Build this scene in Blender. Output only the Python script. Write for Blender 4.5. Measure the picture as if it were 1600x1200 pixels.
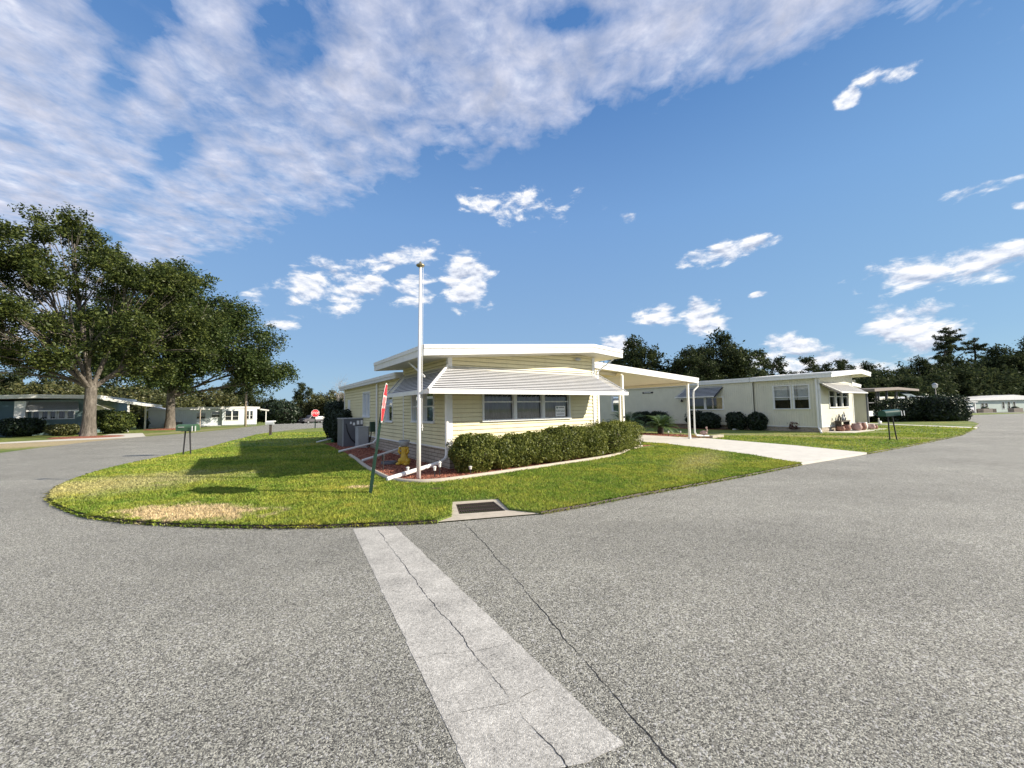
import bpy, math, random
import numpy as np
from mathutils import Matrix, Vector
R = math.radians
PI = math.pi
random.seed(7)
RNG = np.random.default_rng(7)
for o in list(bpy.data.objects):
    bpy.data.objects.remove(o)
S = bpy.context.scene
COL = S.collection

# ------------------------------------------------------------------ camera
cam = bpy.data.cameras.new('camera')
cam.sensor_fit = 'HORIZONTAL'; cam.sensor_width = 36.0
cam.lens = 612 * 36 / 1600.0
cam.clip_start = 0.05; cam.clip_end = 3000
camo = bpy.data.objects.new('camera', cam); COL.objects.link(camo)
rho = R(.92); pit = math.atan(38 * math.cos(rho) / 612)
fw = Vector((0, math.cos(pit), math.sin(pit))); r0 = Vector((1, 0, 0)); u0 = r0.cross(fw)
rr = r0 * math.cos(rho) - u0 * math.sin(rho); uu = r0 * math.sin(rho) + u0 * math.cos(rho)
mw = Matrix.Identity(4)
for i in range(3):
    mw[i][0] = rr[i]; mw[i][1] = uu[i]; mw[i][2] = -fw[i]
mw[0][3], mw[1][3], mw[2][3] = 0, 0, 1.6
camo.matrix_world = mw
S.camera = camo

# ------------------------------------------------------------------ view and light
S.view_settings.view_transform = 'Standard'
S.view_settings.look = 'None'
S.view_settings.gamma = 1
S.view_settings.exposure = 0.78
SUN_EL, SUN_AZ = R(26.5), R(96.5)          # azimuth clockwise from +Y
sun = bpy.data.lights.new('sun', 'SUN'); sun.energy = 4.9; sun.angle = R(.55); sun.color = (1, .90, .75)
suno = bpy.data.objects.new('sun', sun); COL.objects.link(suno)
sd = Vector((math.sin(SUN_AZ) * math.cos(SUN_EL), math.cos(SUN_AZ) * math.cos(SUN_EL), math.sin(SUN_EL)))
suno.rotation_euler = (-sd).to_track_quat('-Z', 'Y').to_euler()
suno.location = (60, -10, 50)

# ------------------------------------------------------------------ node helper
class NT:
    def __init__(s, tree):
        s.t = tree; s.n = tree.nodes; s.l = tree.links
    def node(s, typ, ins=None, **kw):
        n = s.n.new(typ)
        for k, v in kw.items(): setattr(n, k, v)
        for k, v in (ins or {}).items():
            if isinstance(v, bpy.types.NodeSocket): s.l.new(v, n.inputs[k])
            else: n.inputs[k].default_value = v
        return n
    def math(s, op, a, b=0.0, c=None, clamp=False):
        d = {0: a, 1: b}
        if c is not None: d[2] = c
        return s.node('ShaderNodeMath', d, operation=op, use_clamp=clamp).outputs[0]
    def noise(s, vec, scale, detail=2.0, rough=.5, dist=0.0, typ='FBM'):
        n = s.node('ShaderNodeTexNoise', {'Vector': vec, 'Scale': scale, 'Detail': detail, 'Roughness': rough, 'Distortion': dist})
        return n.outputs['Fac']
    def ramp(s, fac, stops, interp='LINEAR'):
        n = s.node('ShaderNodeValToRGB', {'Fac': fac})
        cr = n.color_ramp; cr.interpolation = interp
        while len(cr.elements) < len(stops): cr.elements.new(.5)
        for e, (p, c) in zip(cr.elements, stops):
            e.position = p; e.color = (c[0], c[1], c[2], 1) if isinstance(c, (tuple, list)) else (c, c, c, 1)
        return n.outputs[0]
    def mix(s, f, a, b, typ='MIX'):
        n = s.n.new('ShaderNodeMix'); n.data_type = 'RGBA'; n.blend_type = typ
        for i, v in ((0, f), (6, a), (7, b)):
            if isinstance(v, bpy.types.NodeSocket): s.l.new(v, n.inputs[i])
            elif i and not isinstance(v, float): n.inputs[i].default_value = (v[0], v[1], v[2], 1)
            else: n.inputs[i].default_value = v
        return n.outputs[2]
    def mapr(s, v, a, b, c=0.0, d=1.0, smooth=False):
        n = s.node('ShaderNodeMapRange', {0: v, 1: a, 2: b, 3: c, 4: d})
        n.interpolation_type = 'SMOOTHSTEP' if smooth else 'LINEAR'
        return n.outputs[0]

def newmat(name):
    m = bpy.data.materials.new(name); m.use_nodes = True
    t = NT(m.node_tree); t.n.clear()
    out = t.n.new('ShaderNodeOutputMaterial')
    b = t.n.new('ShaderNodeBsdfPrincipled'); t.l.new(b.outputs[0], out.inputs[0])
    return m, t, b, out
def setc(t, b, col):
    if isinstance(col, bpy.types.NodeSocket): t.l.new(col, b.inputs['Base Color'])
    else: b.inputs['Base Color'].default_value = (*col, 1)
def bump(t, b, h, strength=.3, dist=.01):
    n = t.node('ShaderNodeBump', {'Strength': strength, 'Distance': dist, 'Height': h})
    t.l.new(n.outputs[0], b.inputs['Normal'])

def plain(name, col, rough=.5, var=.12, scale=3.0, metal=0.0, bumpk=0.0, bscale=60, dirt=None):
    m, t, b, o = newmat(name)
    P = t.node('ShaderNodeTexCoord').outputs['Object']
    n = t.noise(P, scale, 5, .6)
    c = t.mix(t.mapr(n, .3, .7), tuple(x * (1 - var) for x in col), tuple(min(1, x * (1 + var)) for x in col))
    if name in ('yellow_siding', 'white_paint', 'white_trim', 'cream_wall'):
        st = t.noise(t.node('ShaderNodeMapping', {'Vector': P, 'Scale': (9, 9, .5)}).outputs[0], 1.0, 5, .65)
        c = t.mix(t.math('MULTIPLY', t.mapr(st, .52, .75), .28), c, (col[0] * .55, col[1] * .53, col[2] * .48))
    if dirt:
        k = t.mapr(t.noise(P, scale * 2.3, 6, .7), .55, .75)
        c = t.mix(t.math('MULTIPLY', k, dirt[1]), c, dirt[0])
    setc(t, b, c)
    b.inputs['Roughness'].default_value = rough; b.inputs['Metallic'].default_value = metal
    if bumpk: bump(t, b, t.noise(P, bscale, 3), bumpk, .004)
    return m

# ------------------------------------------------------------------ world: sky with clouds
W = bpy.data.worlds.new('World'); S.world = W; W.use_nodes = True
t = NT(W.node_tree); t.n.clear()
wo = t.n.new('ShaderNodeOutputWorld'); bg = t.n.new('ShaderNodeBackground'); t.l.new(bg.outputs[0], wo.inputs[0])
sky = t.node('ShaderNodeTexSky', sky_type='NISHITA', sun_disc=False, sun_elevation=SUN_EL, sun_rotation=SUN_AZ,
             altitude=0, air_density=1.0, dust_density=.6, ozone_density=2.2)
D = t.node('ShaderNodeTexCoord').outputs['Generated']
sx = t.node('ShaderNodeSeparateXYZ', {0: D})
X, Yc, Zc = sx.outputs
az = t.math('MULTIPLY', t.math('ARCTAN2', X, Yc), 180 / PI)
el = t.math('MULTIPLY', t.math('ARCSINE', Zc), 180 / PI)
AE = t.node('ShaderNodeCombineXYZ', {0: az, 1: el}).outputs[0]
zc = t.math('MAXIMUM', Zc, .04)
PL = t.node('ShaderNodeCombineXYZ', {0: t.math('DIVIDE', X, zc), 1: t.math('DIVIDE', Yc, zc)}).outputs[0]
def blobs(lst, soft=False):
    acc = None
    for (a, e, ra, re, rot, wgt) in lst:
        mp = t.node('ShaderNodeMapping', {'Vector': AE, 'Location': (a, e, 0), 'Rotation': (0, 0, R(rot)), 'Scale': (ra, re, 1)}, vector_type='TEXTURE')
        g = t.node('ShaderNodeTexGradient', {'Vector': mp.outputs[0]}, gradient_type='SPHERICAL').outputs['Fac']
        if soft: g = t.math('MULTIPLY', t.mapr(g, 0, .75, 0, 1, True), wgt)
        else: g = t.math('MULTIPLY', t.math('MULTIPLY', g, 1.7, clamp=True), wgt)
        acc = g if acc is None else t.math('ADD' if soft else 'MAXIMUM', acc, g)
    return t.math('MINIMUM', acc, 1.12) if soft else acc
from math import atan2, degrees, asin
AE0 = AE
def warp(sc, amp, off):
    nz = t.node('ShaderNodeTexNoise', {'Vector': t.node('ShaderNodeMapping', {'Vector': AE0, 'Location': (off, off, 0)}).outputs[0], 'Scale': sc, 'Detail': 2.0, 'Roughness': .5}).outputs['Color']
    v = t.node('ShaderNodeVectorMath', {0: nz, 1: (.5, .5, .5)}, operation='SUBTRACT').outputs[0]
    v = t.node('ShaderNodeVectorMath', {0: v, 3: amp}, operation='SCALE').outputs[0]
    return t.node('ShaderNodeVectorMath', {0: AE0, 1: v}, operation='ADD').outputs[0]
PX = t.math('DIVIDE', X, zc); PY = t.math('DIVIDE', Yc, zc)
LL = t.math('ADD', t.math('MULTIPLY_ADD', PX, -.46, 1.52), t.math('MULTIPLY', t.math('MAXIMUM', t.math('SUBTRACT', t.math('MULTIPLY', PX, -1.0), .8), 0.0), .15))
LL = t.math('ADD', LL, t.math('MULTIPLY', t.math('MAXIMUM', t.math('SUBTRACT', PX, .6), 0.0), .16))
ed = t.math('ADD', t.math('SUBTRACT', LL, PY), t.math('MULTIPLY', t.math('SUBTRACT', t.noise(PL, 2.2, 4, .55), .5), .55))
BIG = t.math('MULTIPLY', t.mapr(ed, -.10, .34, 0, 1, True), 1.0)
for (hx, hy, hr, hs, ha, hw) in ((-.58, 1.0, .30, .15, -35, .75), (-.92, .90, .26, .13, -30, .85), (-1.28, 1.45, .42, .10, -38, .6), (-1.15, 1.1, .3, .07, -35, .5), (-2.3, 2.2, .6, .12, -38, .45), (-1.75, 1.75, .5, .10, -35, .45), (.17, .95, .20, .06, 0, .5), (.95, .86, .16, .06, -20, .4), (-.35, 1.28, .22, .06, -40, .3)):
    mp = t.node('ShaderNodeMapping', {'Vector': PL, 'Location': (hx, hy, 0), 'Rotation': (0, 0, R(ha)), 'Scale': (hr, hs, 1)}, vector_type='TEXTURE')
    hg_ = t.node('ShaderNodeTexGradient', {'Vector': mp.outputs[0]}, gradient_type='SPHERICAL').outputs['Fac']
    BIG = t.math('SUBTRACT', BIG, t.math('MULTIPLY', t.mapr(hg_, 0, .8, 0, 1, True), hw), clamp=True)
AE = warp(.2, 2.4, 9.0)
SML = blobs([(1.2, 28.1, 14.0, 3.4, -3.3, 0.75),(-24.4, 16.4, 9.5, 4.2, 1.5, 1.0),(-16.9, 20.5, 10.8, 2.1, 14.8, 1.0),(-14.2, 16.7, 5.2, 3.8, 13.2, 0.9),(-6.6, 18.2, 5.6, 5.6, 0.6, 1.25),(-33.5, 13.9, 2.5, 2.5, -1.4, 0.8),(-30.5, 11.7, 4.2, 1.5, 11.0, 0.8),(42.1, 31.2, 1.8, 1.5, 4.1, 0.9),(45.7, 31.7, 3.6, 1.5, -20.9, 0.9),(29.1, 18.9, 9.8, 1.7, 3.3, 0.85),(48.5, 12.7, 8.9, 2.4, -3.6, 1),(20.8, 12.4, 5.5, 2.5, -5.3, 1),(26.7, 11.3, 3.6, 3.9, -35.3, 1.2),(46.2, 7.5, 5.1, 4.1, -29.4, 1.15),(35.0, 6.4, 3.0, 3.8, -51.0, 1.1),(37.4, 4.5, 10.1, 2.8, -7.1, 1),(50.7, 19.1, 4.0, 1.0, -5.4, 0.7),(17.5, 25.1, 1.8, 1.0, -2.0, 0.8),(15.3, 8.2, 3.9, 2.1, -10.2, 0.9),(53.2, 16.9, 1.4, 0.6, -13.4, 0.8),(39.9, 13.8, 2.1, 0.9, -6.9, 0.7),(32.7, 13.7, 1.2, 0.6, -2.9, 0.7),(13.6, 11.5, 2.9, 1.0, -1.3, 0.6)])
AE = AE0
def wnoise(vec, scale, det, rough, dist=0.0):
    return t.math('SUBTRACT', t.noise(vec, scale, det, rough, dist), .5)
plr = t.node('ShaderNodeMapping', {'Vector': PL, 'Rotation': (0, 0, R(24)), 'Scale': (1.0, .72, 1)}).outputs[0]
n1 = wnoise(plr, 3.4, 9, .60, .25)
n2 = wnoise(PL, 11.0, 6, .6, .3)
n3 = wnoise(PL, 1.1, 2, .5)
dbig = t.math('ADD', t.math('ADD', t.math('MULTIPLY', n1, 2.1), t.math('MULTIPLY', n2, 1.5)), t.math('ADD', BIG, t.math('MULTIPLY', n3, .8)))
dbig = t.math('MULTIPLY', t.mapr(dbig, .36, 1.42, 0, .96), t.mapr(BIG, 0, .45, 0, 1, True))
AEs = t.node('ShaderNodeMapping', {'Vector': AE, 'Scale': (.14, .3, 1)}).outputs[0]
n4 = wnoise(AEs, 1.6, 9, .62, .25)
dsm = t.math('ADD', SML, t.math('MULTIPLY', n4, 3.4))
dsm = t.math('MULTIPLY', t.mapr(dsm, .42, 1.15, 0, .97, True), t.mapr(SML, 0, .2))
dens = t.math('MAXIMUM', dbig, dsm)
n5 = t.math('ADD', t.math('MULTIPLY', t.noise(PL, 7.0, 6, .6, .3), .75), t.math('MULTIPLY', n1, -.35))
n6 = t.noise(t.node('ShaderNodeMapping', {'Vector': AE, 'Location': (.0, .17, 0), 'Scale': (.14, .3, 1)}).outputs[0], 1.6, 6, .6, .25)
top = t.math('SUBTRACT', n4, t.math('SUBTRACT', n6, .5))
cb = t.ramp(n5, [(.24, (3.5, 3.8, 4.8)), (.42, (5.0, 5.2, 6.2)), (.56, (7.2, 7.3, 7.8))])
cs = t.ramp(t.math('ADD', t.math('MULTIPLY', top, 2.8), .55), [(.15, (3.4, 3.8, 4.8)), (.5, (5.8, 6.1, 6.8)), (.85, (7.9, 7.8, 7.7))])
isb = t.mapr(t.math('SUBTRACT', dbig, dsm), -.1, .1)
cc = t.mix(isb, cs, cb)
K = 6.9
grad = t.ramp(t.math('DIVIDE', el, 60.0), [(0.0, (.37 * K, .56 * K, .73 * K)), (.12, (.29 * K, .475 * K, .72 * K)), (.42, (.20 * K, .385 * K, .71 * K)), (.62, (.115 * K, .27 * K, .59 * K)), (.85, (.07 * K, .21 * K, .53 * K))])
side = t.mapr(X, .2, 1.0, 1.0, 1.06)
grad = t.mix(1.0, grad, t.node('ShaderNodeCombineXYZ', {0: 1.0, 1: side, 2: 1.0}).outputs[0], 'MULTIPLY')
skyc = t.mix(.86, t.mix(1.0, sky.outputs[0], (.8, .93, 1.1), 'MULTIPLY'), grad)
fin = t.mix(dens, skyc, cc)
bg.inputs['Strength'].default_value = .085
t.l.new(fin, bg.inputs[0])

# ------------------------------------------------------------------ terrain height (falls away beyond 50 m)
def hgt(y): return -.027 * max(0.0, y - 50)

# ------------------------------------------------------------------ mesh helpers
class MB:
    def __init__(s, T=None): s.v = []; s.f = []; s.T = T
    def add(s, vs, fs):
        k = len(s.v)
        s.v += [s.T(*p) if s.T else tuple(p) for p in vs]
        s.f += [tuple(i + k for i in f) for f in fs]
        return s
    def box(s, x0, x1, y0, y1, z0, z1):
        return s.add([(x0, y0, z0), (x1, y0, z0), (x1, y1, z0), (x0, y1, z0), (x0, y0, z1), (x1, y0, z1), (x1, y1, z1), (x0, y1, z1)],
                     [(0, 3, 2, 1), (4, 5, 6, 7), (0, 1, 5, 4), (1, 2, 6, 5), (2, 3, 7, 6), (3, 0, 4, 7)])
    def tube(s, pts, r, n=10, cap=True):
        pts = [Vector(p) for p in pts]
        if not isinstance(r, (list, tuple)): r = [r] * len(pts)
        vs = []; fs = []
        up = None
        for i, p in enumerate(pts):
            d = (pts[min(i + 1, len(pts) - 1)] - pts[max(i - 1, 0)]).normalized()
            a = d.orthogonal().normalized() if up is None else (up - d * up.dot(d)).normalized()
            up = a; b = d.cross(a)
            for k in range(n):
                q = 2 * PI * k / n
                vs.append(tuple(p + (a * math.cos(q) + b * math.sin(q)) * r[i]))
        for i in range(len(pts) - 1):
            for k in range(n):
                k2 = (k + 1) % n
                fs.append((i * n + k, i * n + k2, (i + 1) * n + k2, (i + 1) * n + k))
        if cap:
            fs.append(tuple(range(n))[::-1]); fs.append(tuple((len(pts) - 1) * n + k for k in range(n)))
        return s.add(vs, fs)
    def lathe(s, prof, cx=0, cy=0, z0=0, n=20, sx=1, sy=1):
        vs = []; fs = []
        for (r, z) in prof:
            for k in range(n):
                q = 2 * PI * k / n
                vs.append((cx + r * math.cos(q) * sx, cy + r * math.sin(q) * sy, z0 + z))
        m = len(prof)
        for i in range(m - 1):
            for k in range(n):
                k2 = (k + 1) % n
                fs.append((i * n + k, i * n + k2, (i + 1) * n + k2, (i + 1) * n + k))
        fs.append(tuple(range(n))[::-1]); fs.append(tuple((m - 1) * n + k for k in range(n)))
        return s.add(vs, fs)
    def ell(s, c, rad, n=16, m=10):
        pr = [(math.sin(PI * i / m), -math.cos(PI * i / m)) for i in range(m + 1)]
        pr[0] = (.02, -1); pr[-1] = (.02, 1)
        vs = []; fs = []
        for (r, z) in pr:
            for k in range(n):
                q = 2 * PI * k / n
                vs.append((c[0] + rad[0] * r * math.cos(q), c[1] + rad[1] * r * math.sin(q), c[2] + rad[2] * z))
        for i in range(m):
            for k in range(n):
                k2 = (k + 1) % n
                fs.append((i * n + k, i * n + k2, (i + 1) * n + k2, (i + 1) * n + k))
        return s.add(vs, fs)
    def prism(s, poly, fn0, fn1):      # poly of 2D points, fn maps 2D -> 3D at each end
        n = len(poly)
        vs = [fn0(*p) for p in poly] + [fn1(*p) for p in poly]
        fs = [tuple(range(n))[::-1], tuple(range(n, 2 * n))] + [(i, (i + 1) % n, n + (i + 1) % n, n + i) for i in range(n)]
        return s.add(vs, fs)
    def build(s, name, m, parent=None, smooth=False, bev=0):
        me = bpy.data.meshes.new(name); me.from_pydata(s.v, [], s.f)
        me.materials.append(m)
        if smooth:
            me.shade_smooth()
        o = bpy.data.objects.new(name, me); COL.objects.link(o)
        if parent is not None: o.parent = parent
        if bev:
            b = o.modifiers.new('bevel', 'BEVEL'); b.width = bev; b.segments = 2; b.limit_method = 'ANGLE'
        return o

def thing(name, label, cat, loc=(0, 0, 0), rz=0, group=None):
    o = bpy.data.objects.new(name, None); COL.objects.link(o)
    o.location = loc; o.rotation_euler = (0, 0, rz); o.empty_display_size = .2
    return tag(o, label, cat, group)
def tag(o, label=None, cat=None, group=None, kind=None):
    if label: o['label'] = label
    if cat: o['category'] = cat
    if group: o['group'] = group
    if kind: o['kind'] = kind
    return o
def dup(root, loc, rz=None, label=None, scale=None):
    r = root.copy(); COL.objects.link(r); r.location = loc
    if rz is not None: r.rotation_euler = (0, 0, rz)
    if scale: r.scale = (scale, scale, scale) if isinstance(scale, (int, float)) else scale
    if label: r['label'] = label
    for ch in list(root.children):
        c = ch.copy(); COL.objects.link(c); c.parent = r
        for g in list(ch.children):
            d = g.copy(); COL.objects.link(d); d.parent = c
    return r
def npmesh(name, V, F, m, parent=None):
    V = np.asarray(V, dtype=np.float32); F = np.asarray(F, dtype=np.int32)
    me = bpy.data.meshes.new(name)
    k = F.shape[1]
    me.vertices.add(len(V)); me.vertices.foreach_set('co', V.ravel())
    me.loops.add(F.size); me.loops.foreach_set('vertex_index', F.ravel())
    me.polygons.add(len(F)); me.polygons.foreach_set('loop_start', np.arange(0, F.size, k, dtype=np.int32))
    try: me.polygons.foreach_set('loop_total', np.full(len(F), k, dtype=np.int32))
    except Exception: pass
    me.update(calc_edges=True); me.materials.append(m)
    o = bpy.data.objects.new(name, me); COL.objects.link(o)
    if parent is not None: o.parent = parent
    return o
def leaves(P, size, flat=0.0, asp=.55, N=None):
    """leaf quads (rhombs) at points P with random orientation; returns V, F"""
    n = len(P)
    sz = size * RNG.uniform(.6, 1.35, n)[:, None] if np.isscalar(size) else np.asarray(size)[:, None]
    a = RNG.normal(size=(n, 3)); a[:, 2] *= (1 - flat); a /= np.linalg.norm(a, axis=1)[:, None]
    b = RNG.normal(size=(n, 3))
    if N is not None: b = np.cross(a, N + .55 * RNG.normal(size=(n, 3)))
    b -= a * np.sum(a * b, 1)[:, None]; b /= (np.linalg.norm(b, axis=1)[:, None] + 1e-9)
    V = np.stack([P - a * sz, P - b * sz * asp, P + a * sz, P + b * sz * asp], 1).reshape(-1, 3)
    F = np.arange(4 * n).reshape(n, 4)
    return V, F

# ------------------------------------------------------------------ materials
M = {}
M['white'] = plain('white_paint', (.80, .80, .78), .42, .04, 2, dirt=((.5, .49, .45), .25))
M['white_trim'] = plain('white_trim', (.72, .73, .72), .5, .05, 4, dirt=((.45, .45, .42), .3))
M['yellow'] = plain('yellow_siding', (.76, .69, .43), .5, .05, 1.2, dirt=((.5, .46, .3), .35))
M['soffit'] = plain('soffit', (.70, .66, .56), .6, .05, 2)
M['carport_soffit'] = plain('carport_soffit', (.70, .63, .49), .6, .05, 1)
M['roofing'] = plain('roofing', (.62, .62, .62), .6, .1, 1)
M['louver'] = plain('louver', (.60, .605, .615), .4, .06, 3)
M['gap_shade'] = plain('louver_gap_shade', (.03, .03, .033), .6, .1, 3)  # near-black colour standing in for the shade between awning slats
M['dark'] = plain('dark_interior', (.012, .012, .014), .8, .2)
M['curtain'] = plain('curtain', (.20, .21, .20), .8, .12, 5)
M['blind'] = plain('blind', (.80, .80, .76), .7, .06, 5)
M['black_metal'] = plain('black_metal', (.02, .02, .022), .5, .2)
M['green_post'] = plain('green_post', (.014, .05, .033), .5, .25, 20, dirt=((.10, .06, .03), .5))
M['mail_green'] = plain('mailbox_green', (.05, .11, .055), .35, .15, 6)
M['mail_dark'] = plain('mailbox_dark_green', (.02, .08, .06), .35, .15, 6)
M['sign_red'] = plain('sign_red', (.62, .02, .035), .35, .08, 6)
M['sign_white'] = plain('sign_white', (.85, .85, .85), .35, .03, 6)
M['bronze'] = plain('bronze', (.30, .26, .16), .35, .2, 20, metal=.6)
M['grey_metal'] = plain('grey_metal', (.13, .135, .15), .5, .1, 4)
M['grey_light'] = plain('grey_light', (.38, .40, .41), .5, .1, 4)
M['concrete'] = plain('concrete', (.60, .575, .51), .85, .08, 3, bumpk=.2, bscale=80, dirt=((.36, .33, .29), .35))
M['concrete_tan'] = plain('concrete_tan', (.46, .41, .33), .85, .12, 8, bumpk=.3, bscale=80, dirt=((.22, .19, .15), .55))
M['rust'] = plain('rusty_iron', (.045, .028, .024), .7, .35, 14)
M['pit'] = plain('pit', (.006, .005, .005), .9, .2)
M['orn_yellow'] = plain('ornament_yellow', (.62, .40, .04), .45, .15, 12)
M['orn_green'] = plain('ornament_green', (.02, .22, .10), .45, .2, 12)
M['terracotta'] = plain('terracotta', (.25, .12, .085), .7, .2, 12)
M['pink'] = plain('pink_plaster', (.42, .28, .25), .7, .15, 12)
M['tyre'] = plain('tyre', (.015, .015, .015), .8, .2)
M['rim'] = plain('rim', (.35, .36, .37), .3, .1, metal=.7)
M['tail'] = plain('tail_light', (.45, .02, .02), .25, .05)
M['trailer'] = plain('cargo', (.5, .3, .25), .6, .2)
M['wood_pole'] = plain('pole_wood', (.40, .33, .26), .8, .15, 8)
M['teal'] = plain('teal_wall', (.13, .20, .21), .6, .08, 2)
M['teal_dark'] = plain('teal_door', (.05, .10, .13), .6, .08, 2)
M['blue_wall'] = plain('pale_blue_wall', (.52, .64, .70), .6, .05, 1.5)
M['cream'] = plain('cream_wall', (.62, .58, .42), .6, .06, 1.5)
M['grey_wall'] = plain('grey_green_wall', (.40, .48, .44), .6, .06, 1.5)
M['white_wall'] = plain('white_wall', (.72, .74, .74), .6, .05, 1.5)
M['navy'] = plain('navy', (.03, .05, .15), .5, .1)
M['brown_roof'] = plain('brown_roof', (.20, .17, .15), .8, .15, 3)
M['car_white'] = plain('car_paint_white', (.74, .75, .78), .2, .02)
M['car_dark'] = plain('car_paint_dark', (.03, .035, .05), .18, .05)
M['car_red'] = plain('car_paint_charcoal', (.05, .045, .05), .3, .05)
M['lamp_glass'] = plain('lamp_glass', (.7, .7, .66), .3, .03)

m, t, b, o = newmat('glass')     # thin window pane
t.n.remove(b)
gl = t.node('ShaderNodeBsdfGlossy', {'Color': (.9, .95, 1, 1), 'Roughness': .03})
tr = t.node('ShaderNodeBsdfTransparent', {'Color': (.74, .77, .77, 1)})
fr = t.node('ShaderNodeFresnel', {'IOR': 1.55})
mx = t.node('ShaderNodeMixShader', {0: t.math('ADD', t.math('MULTIPLY', fr.outputs[0], .9), .02), 1: tr.outputs[0], 2: gl.outputs[0]})
t.l.new(mx.outputs[0], o.inputs[0]); M['glass'] = m
m, t, b, o = newmat('car_glass')
b.inputs['Base Color'].default_value = (.01, .012, .015, 1); b.inputs['Roughness'].default_value = .05; M['car_glass'] = m

def panel_siding(name, col, pitch, horiz=False):
    m, t, b, o = newmat(name)
    P = t.node('ShaderNodeTexCoord').outputs['Object']
    s = t.node('ShaderNodeSeparateXYZ', {0: P})
    q = s.outputs[2] if horiz else t.math('ADD', s.outputs[0], s.outputs[1])
    f = t.math('FRACT', t.math('DIVIDE', q, pitch))
    g = t.math('LESS_THAN', f, .14)
    n = t.noise(P, 1.4, 5, .6)
    c = t.mix(t.mapr(n, .3, .7), tuple(x * .93 for x in col), tuple(x * 1.05 for x in col))
    setc(t, b, c); b.inputs['Roughness'].default_value = .55
    bump(t, b, t.math('SUBTRACT', 1.0, g), 1.0, .015)
    return m
M['cream_panel'] = panel_siding('cream_ribbed_panel', (.68, .66, .53), .125)
M['blue_panel'] = panel_siding('pale_blue_panel', (.72, .78, .81), .2)

def brickmat(name, c1, c2, mortar, bw, bh):
    m, t, b, o = newmat(name)
    P = t.node('ShaderNodeTexCoord').outputs['Object']
    s = t.node('ShaderNodeSeparateXYZ', {0: P})
    v = t.node('ShaderNodeCombineXYZ', {0: t.math('ADD', s.outputs[0], s.outputs[1]), 1: s.outputs[2]}).outputs[0]
    br = t.node('ShaderNodeTexBrick', {'Vector': v, 'Color1': (*c1, 1), 'Color2': (*c2, 1), 'Mortar': (*mortar, 1), 'Scale': 1.0, 'Mortar Size': .009,
                                      'Mortar Smooth': .3, 'Brick Width': bw, 'Row Height': bh})
    n = t.noise(P, 9, 6, .7)
    c = t.mix(t.mapr(n, .3, .75, 0, .55), br.outputs[0], (c1[0] * .55, c1[1] * .5, c1[2] * .45))
    setc(t, b, c); b.inputs['Roughness'].default_value = .85
    bump(t, b, t.math('ADD', t.math('MULTIPLY', br.outputs['Fac'], -1.0), t.math('MULTIPLY', n, .6)), .8, .02)
    return m
M['skirt'] = brickmat('stone_skirting', (.44, .38, .30), (.50, .44, .36), (.10, .085, .07), .42, .1)

# asphalt
m, t, b, o = newmat('asphalt')
P = t.node('ShaderNodeNewGeometry').outputs['Position']
vo = t.node('ShaderNodeTexVoronoi', {'Vector': P, 'Scale': 170.0, 'Randomness': 1.0})
chip = t.node('ShaderNodeSeparateColor', {0: vo.outputs['Color']}).outputs[0]
vo2 = t.node('ShaderNodeTexVoronoi', {'Vector': P, 'Scale': 95.0, 'Randomness': 1.0})
chip2 = t.node('ShaderNodeSeparateColor', {0: vo2.outputs['Color']}).outputs[1]
n1 = t.noise(P, 60, 4, .7); n2 = t.noise(P, .35, 4, .55); n3 = t.noise(P, 2.2, 5, .6)
sp = t.math('ADD', t.math('MULTIPLY', chip, .55), t.math('MULTIPLY', n1, .45))
c = t.ramp(sp, [(.26, (.035, .033, .028)), (.42, (.16, .155, .135)), (.60, (.30, .293, .245)), (.8, (.58, .565, .48))])
c = t.mix(t.math('MULTIPLY', t.math('GREATER_THAN', chip2, .93), .6), c, (.55, .54, .52))
lane = t.noise(t.node('ShaderNodeMapping', {'Vector': P, 'Rotation': (0, 0, R(-34)), 'Scale': (.12, 1.0, 1)}).outputs[0], .9, 3, .5)
spot = t.mapr(t.noise(P, 1.15, 3, .55), .66, .74, 0, -.16)
big = t.math('ADD', t.math('ADD', t.mapr(n2, .3, .7, .86, 1.10), t.mapr(n3, .3, .7, -.09, .08)), t.math('ADD', t.mapr(lane, .35, .65, -.07, .07), spot))
cc_ = t.node('ShaderNodeCombineXYZ', {0: big, 1: big, 2: big}).outputs[0]
c = t.mix(1.0, c, cc_, 'MULTIPLY')
setc(t, b, c); b.inputs['Roughness'].default_value = .8
bump(t, b, t.math('SUBTRACT', n1, t.math('MULTIPLY', vo.outputs['Distance'], .9)), .6, .006)
M['asphalt'] = m
# paint
m, t, b, o = newmat('road_paint')
P = t.node('ShaderNodeNewGeometry').outputs['Position']
vo = t.node('ShaderNodeTexVoronoi', {'Vector': P, 'Scale': 150.0})
n1 = t.noise(P, 60, 4, .7); n2 = t.noise(P, 2.2, 4, .6); n3 = t.noise(P, 6.5, 5, .65)
chp = t.node('ShaderNodeSeparateColor', {0: vo.outputs['Color']}).outputs[0]
wear = t.math('ADD', t.math('MULTIPLY', t.math('ADD', t.math('MULTIPLY', n1, .6), t.math('MULTIPLY', chp, .4)), .6), t.math('ADD', t.math('MULTIPLY', n2, .3), t.math('MULTIPLY', n3, .2)))
c = t.ramp(wear, [(.34, (.12, .117, .108)), (.45, (.30, .29, .262)), (.58, (.44, .425, .385)), (.74, (.66, .64, .585))])
setc(t, b, c); b.inputs['Roughness'].default_value = .7
bump(t, b, t.math('SUBTRACT', n1, t.math('MULTIPLY', vo.outputs['Distance'], .7)), .5, .005)
M['paint'] = m
M['crack'] = plain('crack', (.018, .017, .016), .95, .3, 30)

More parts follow.
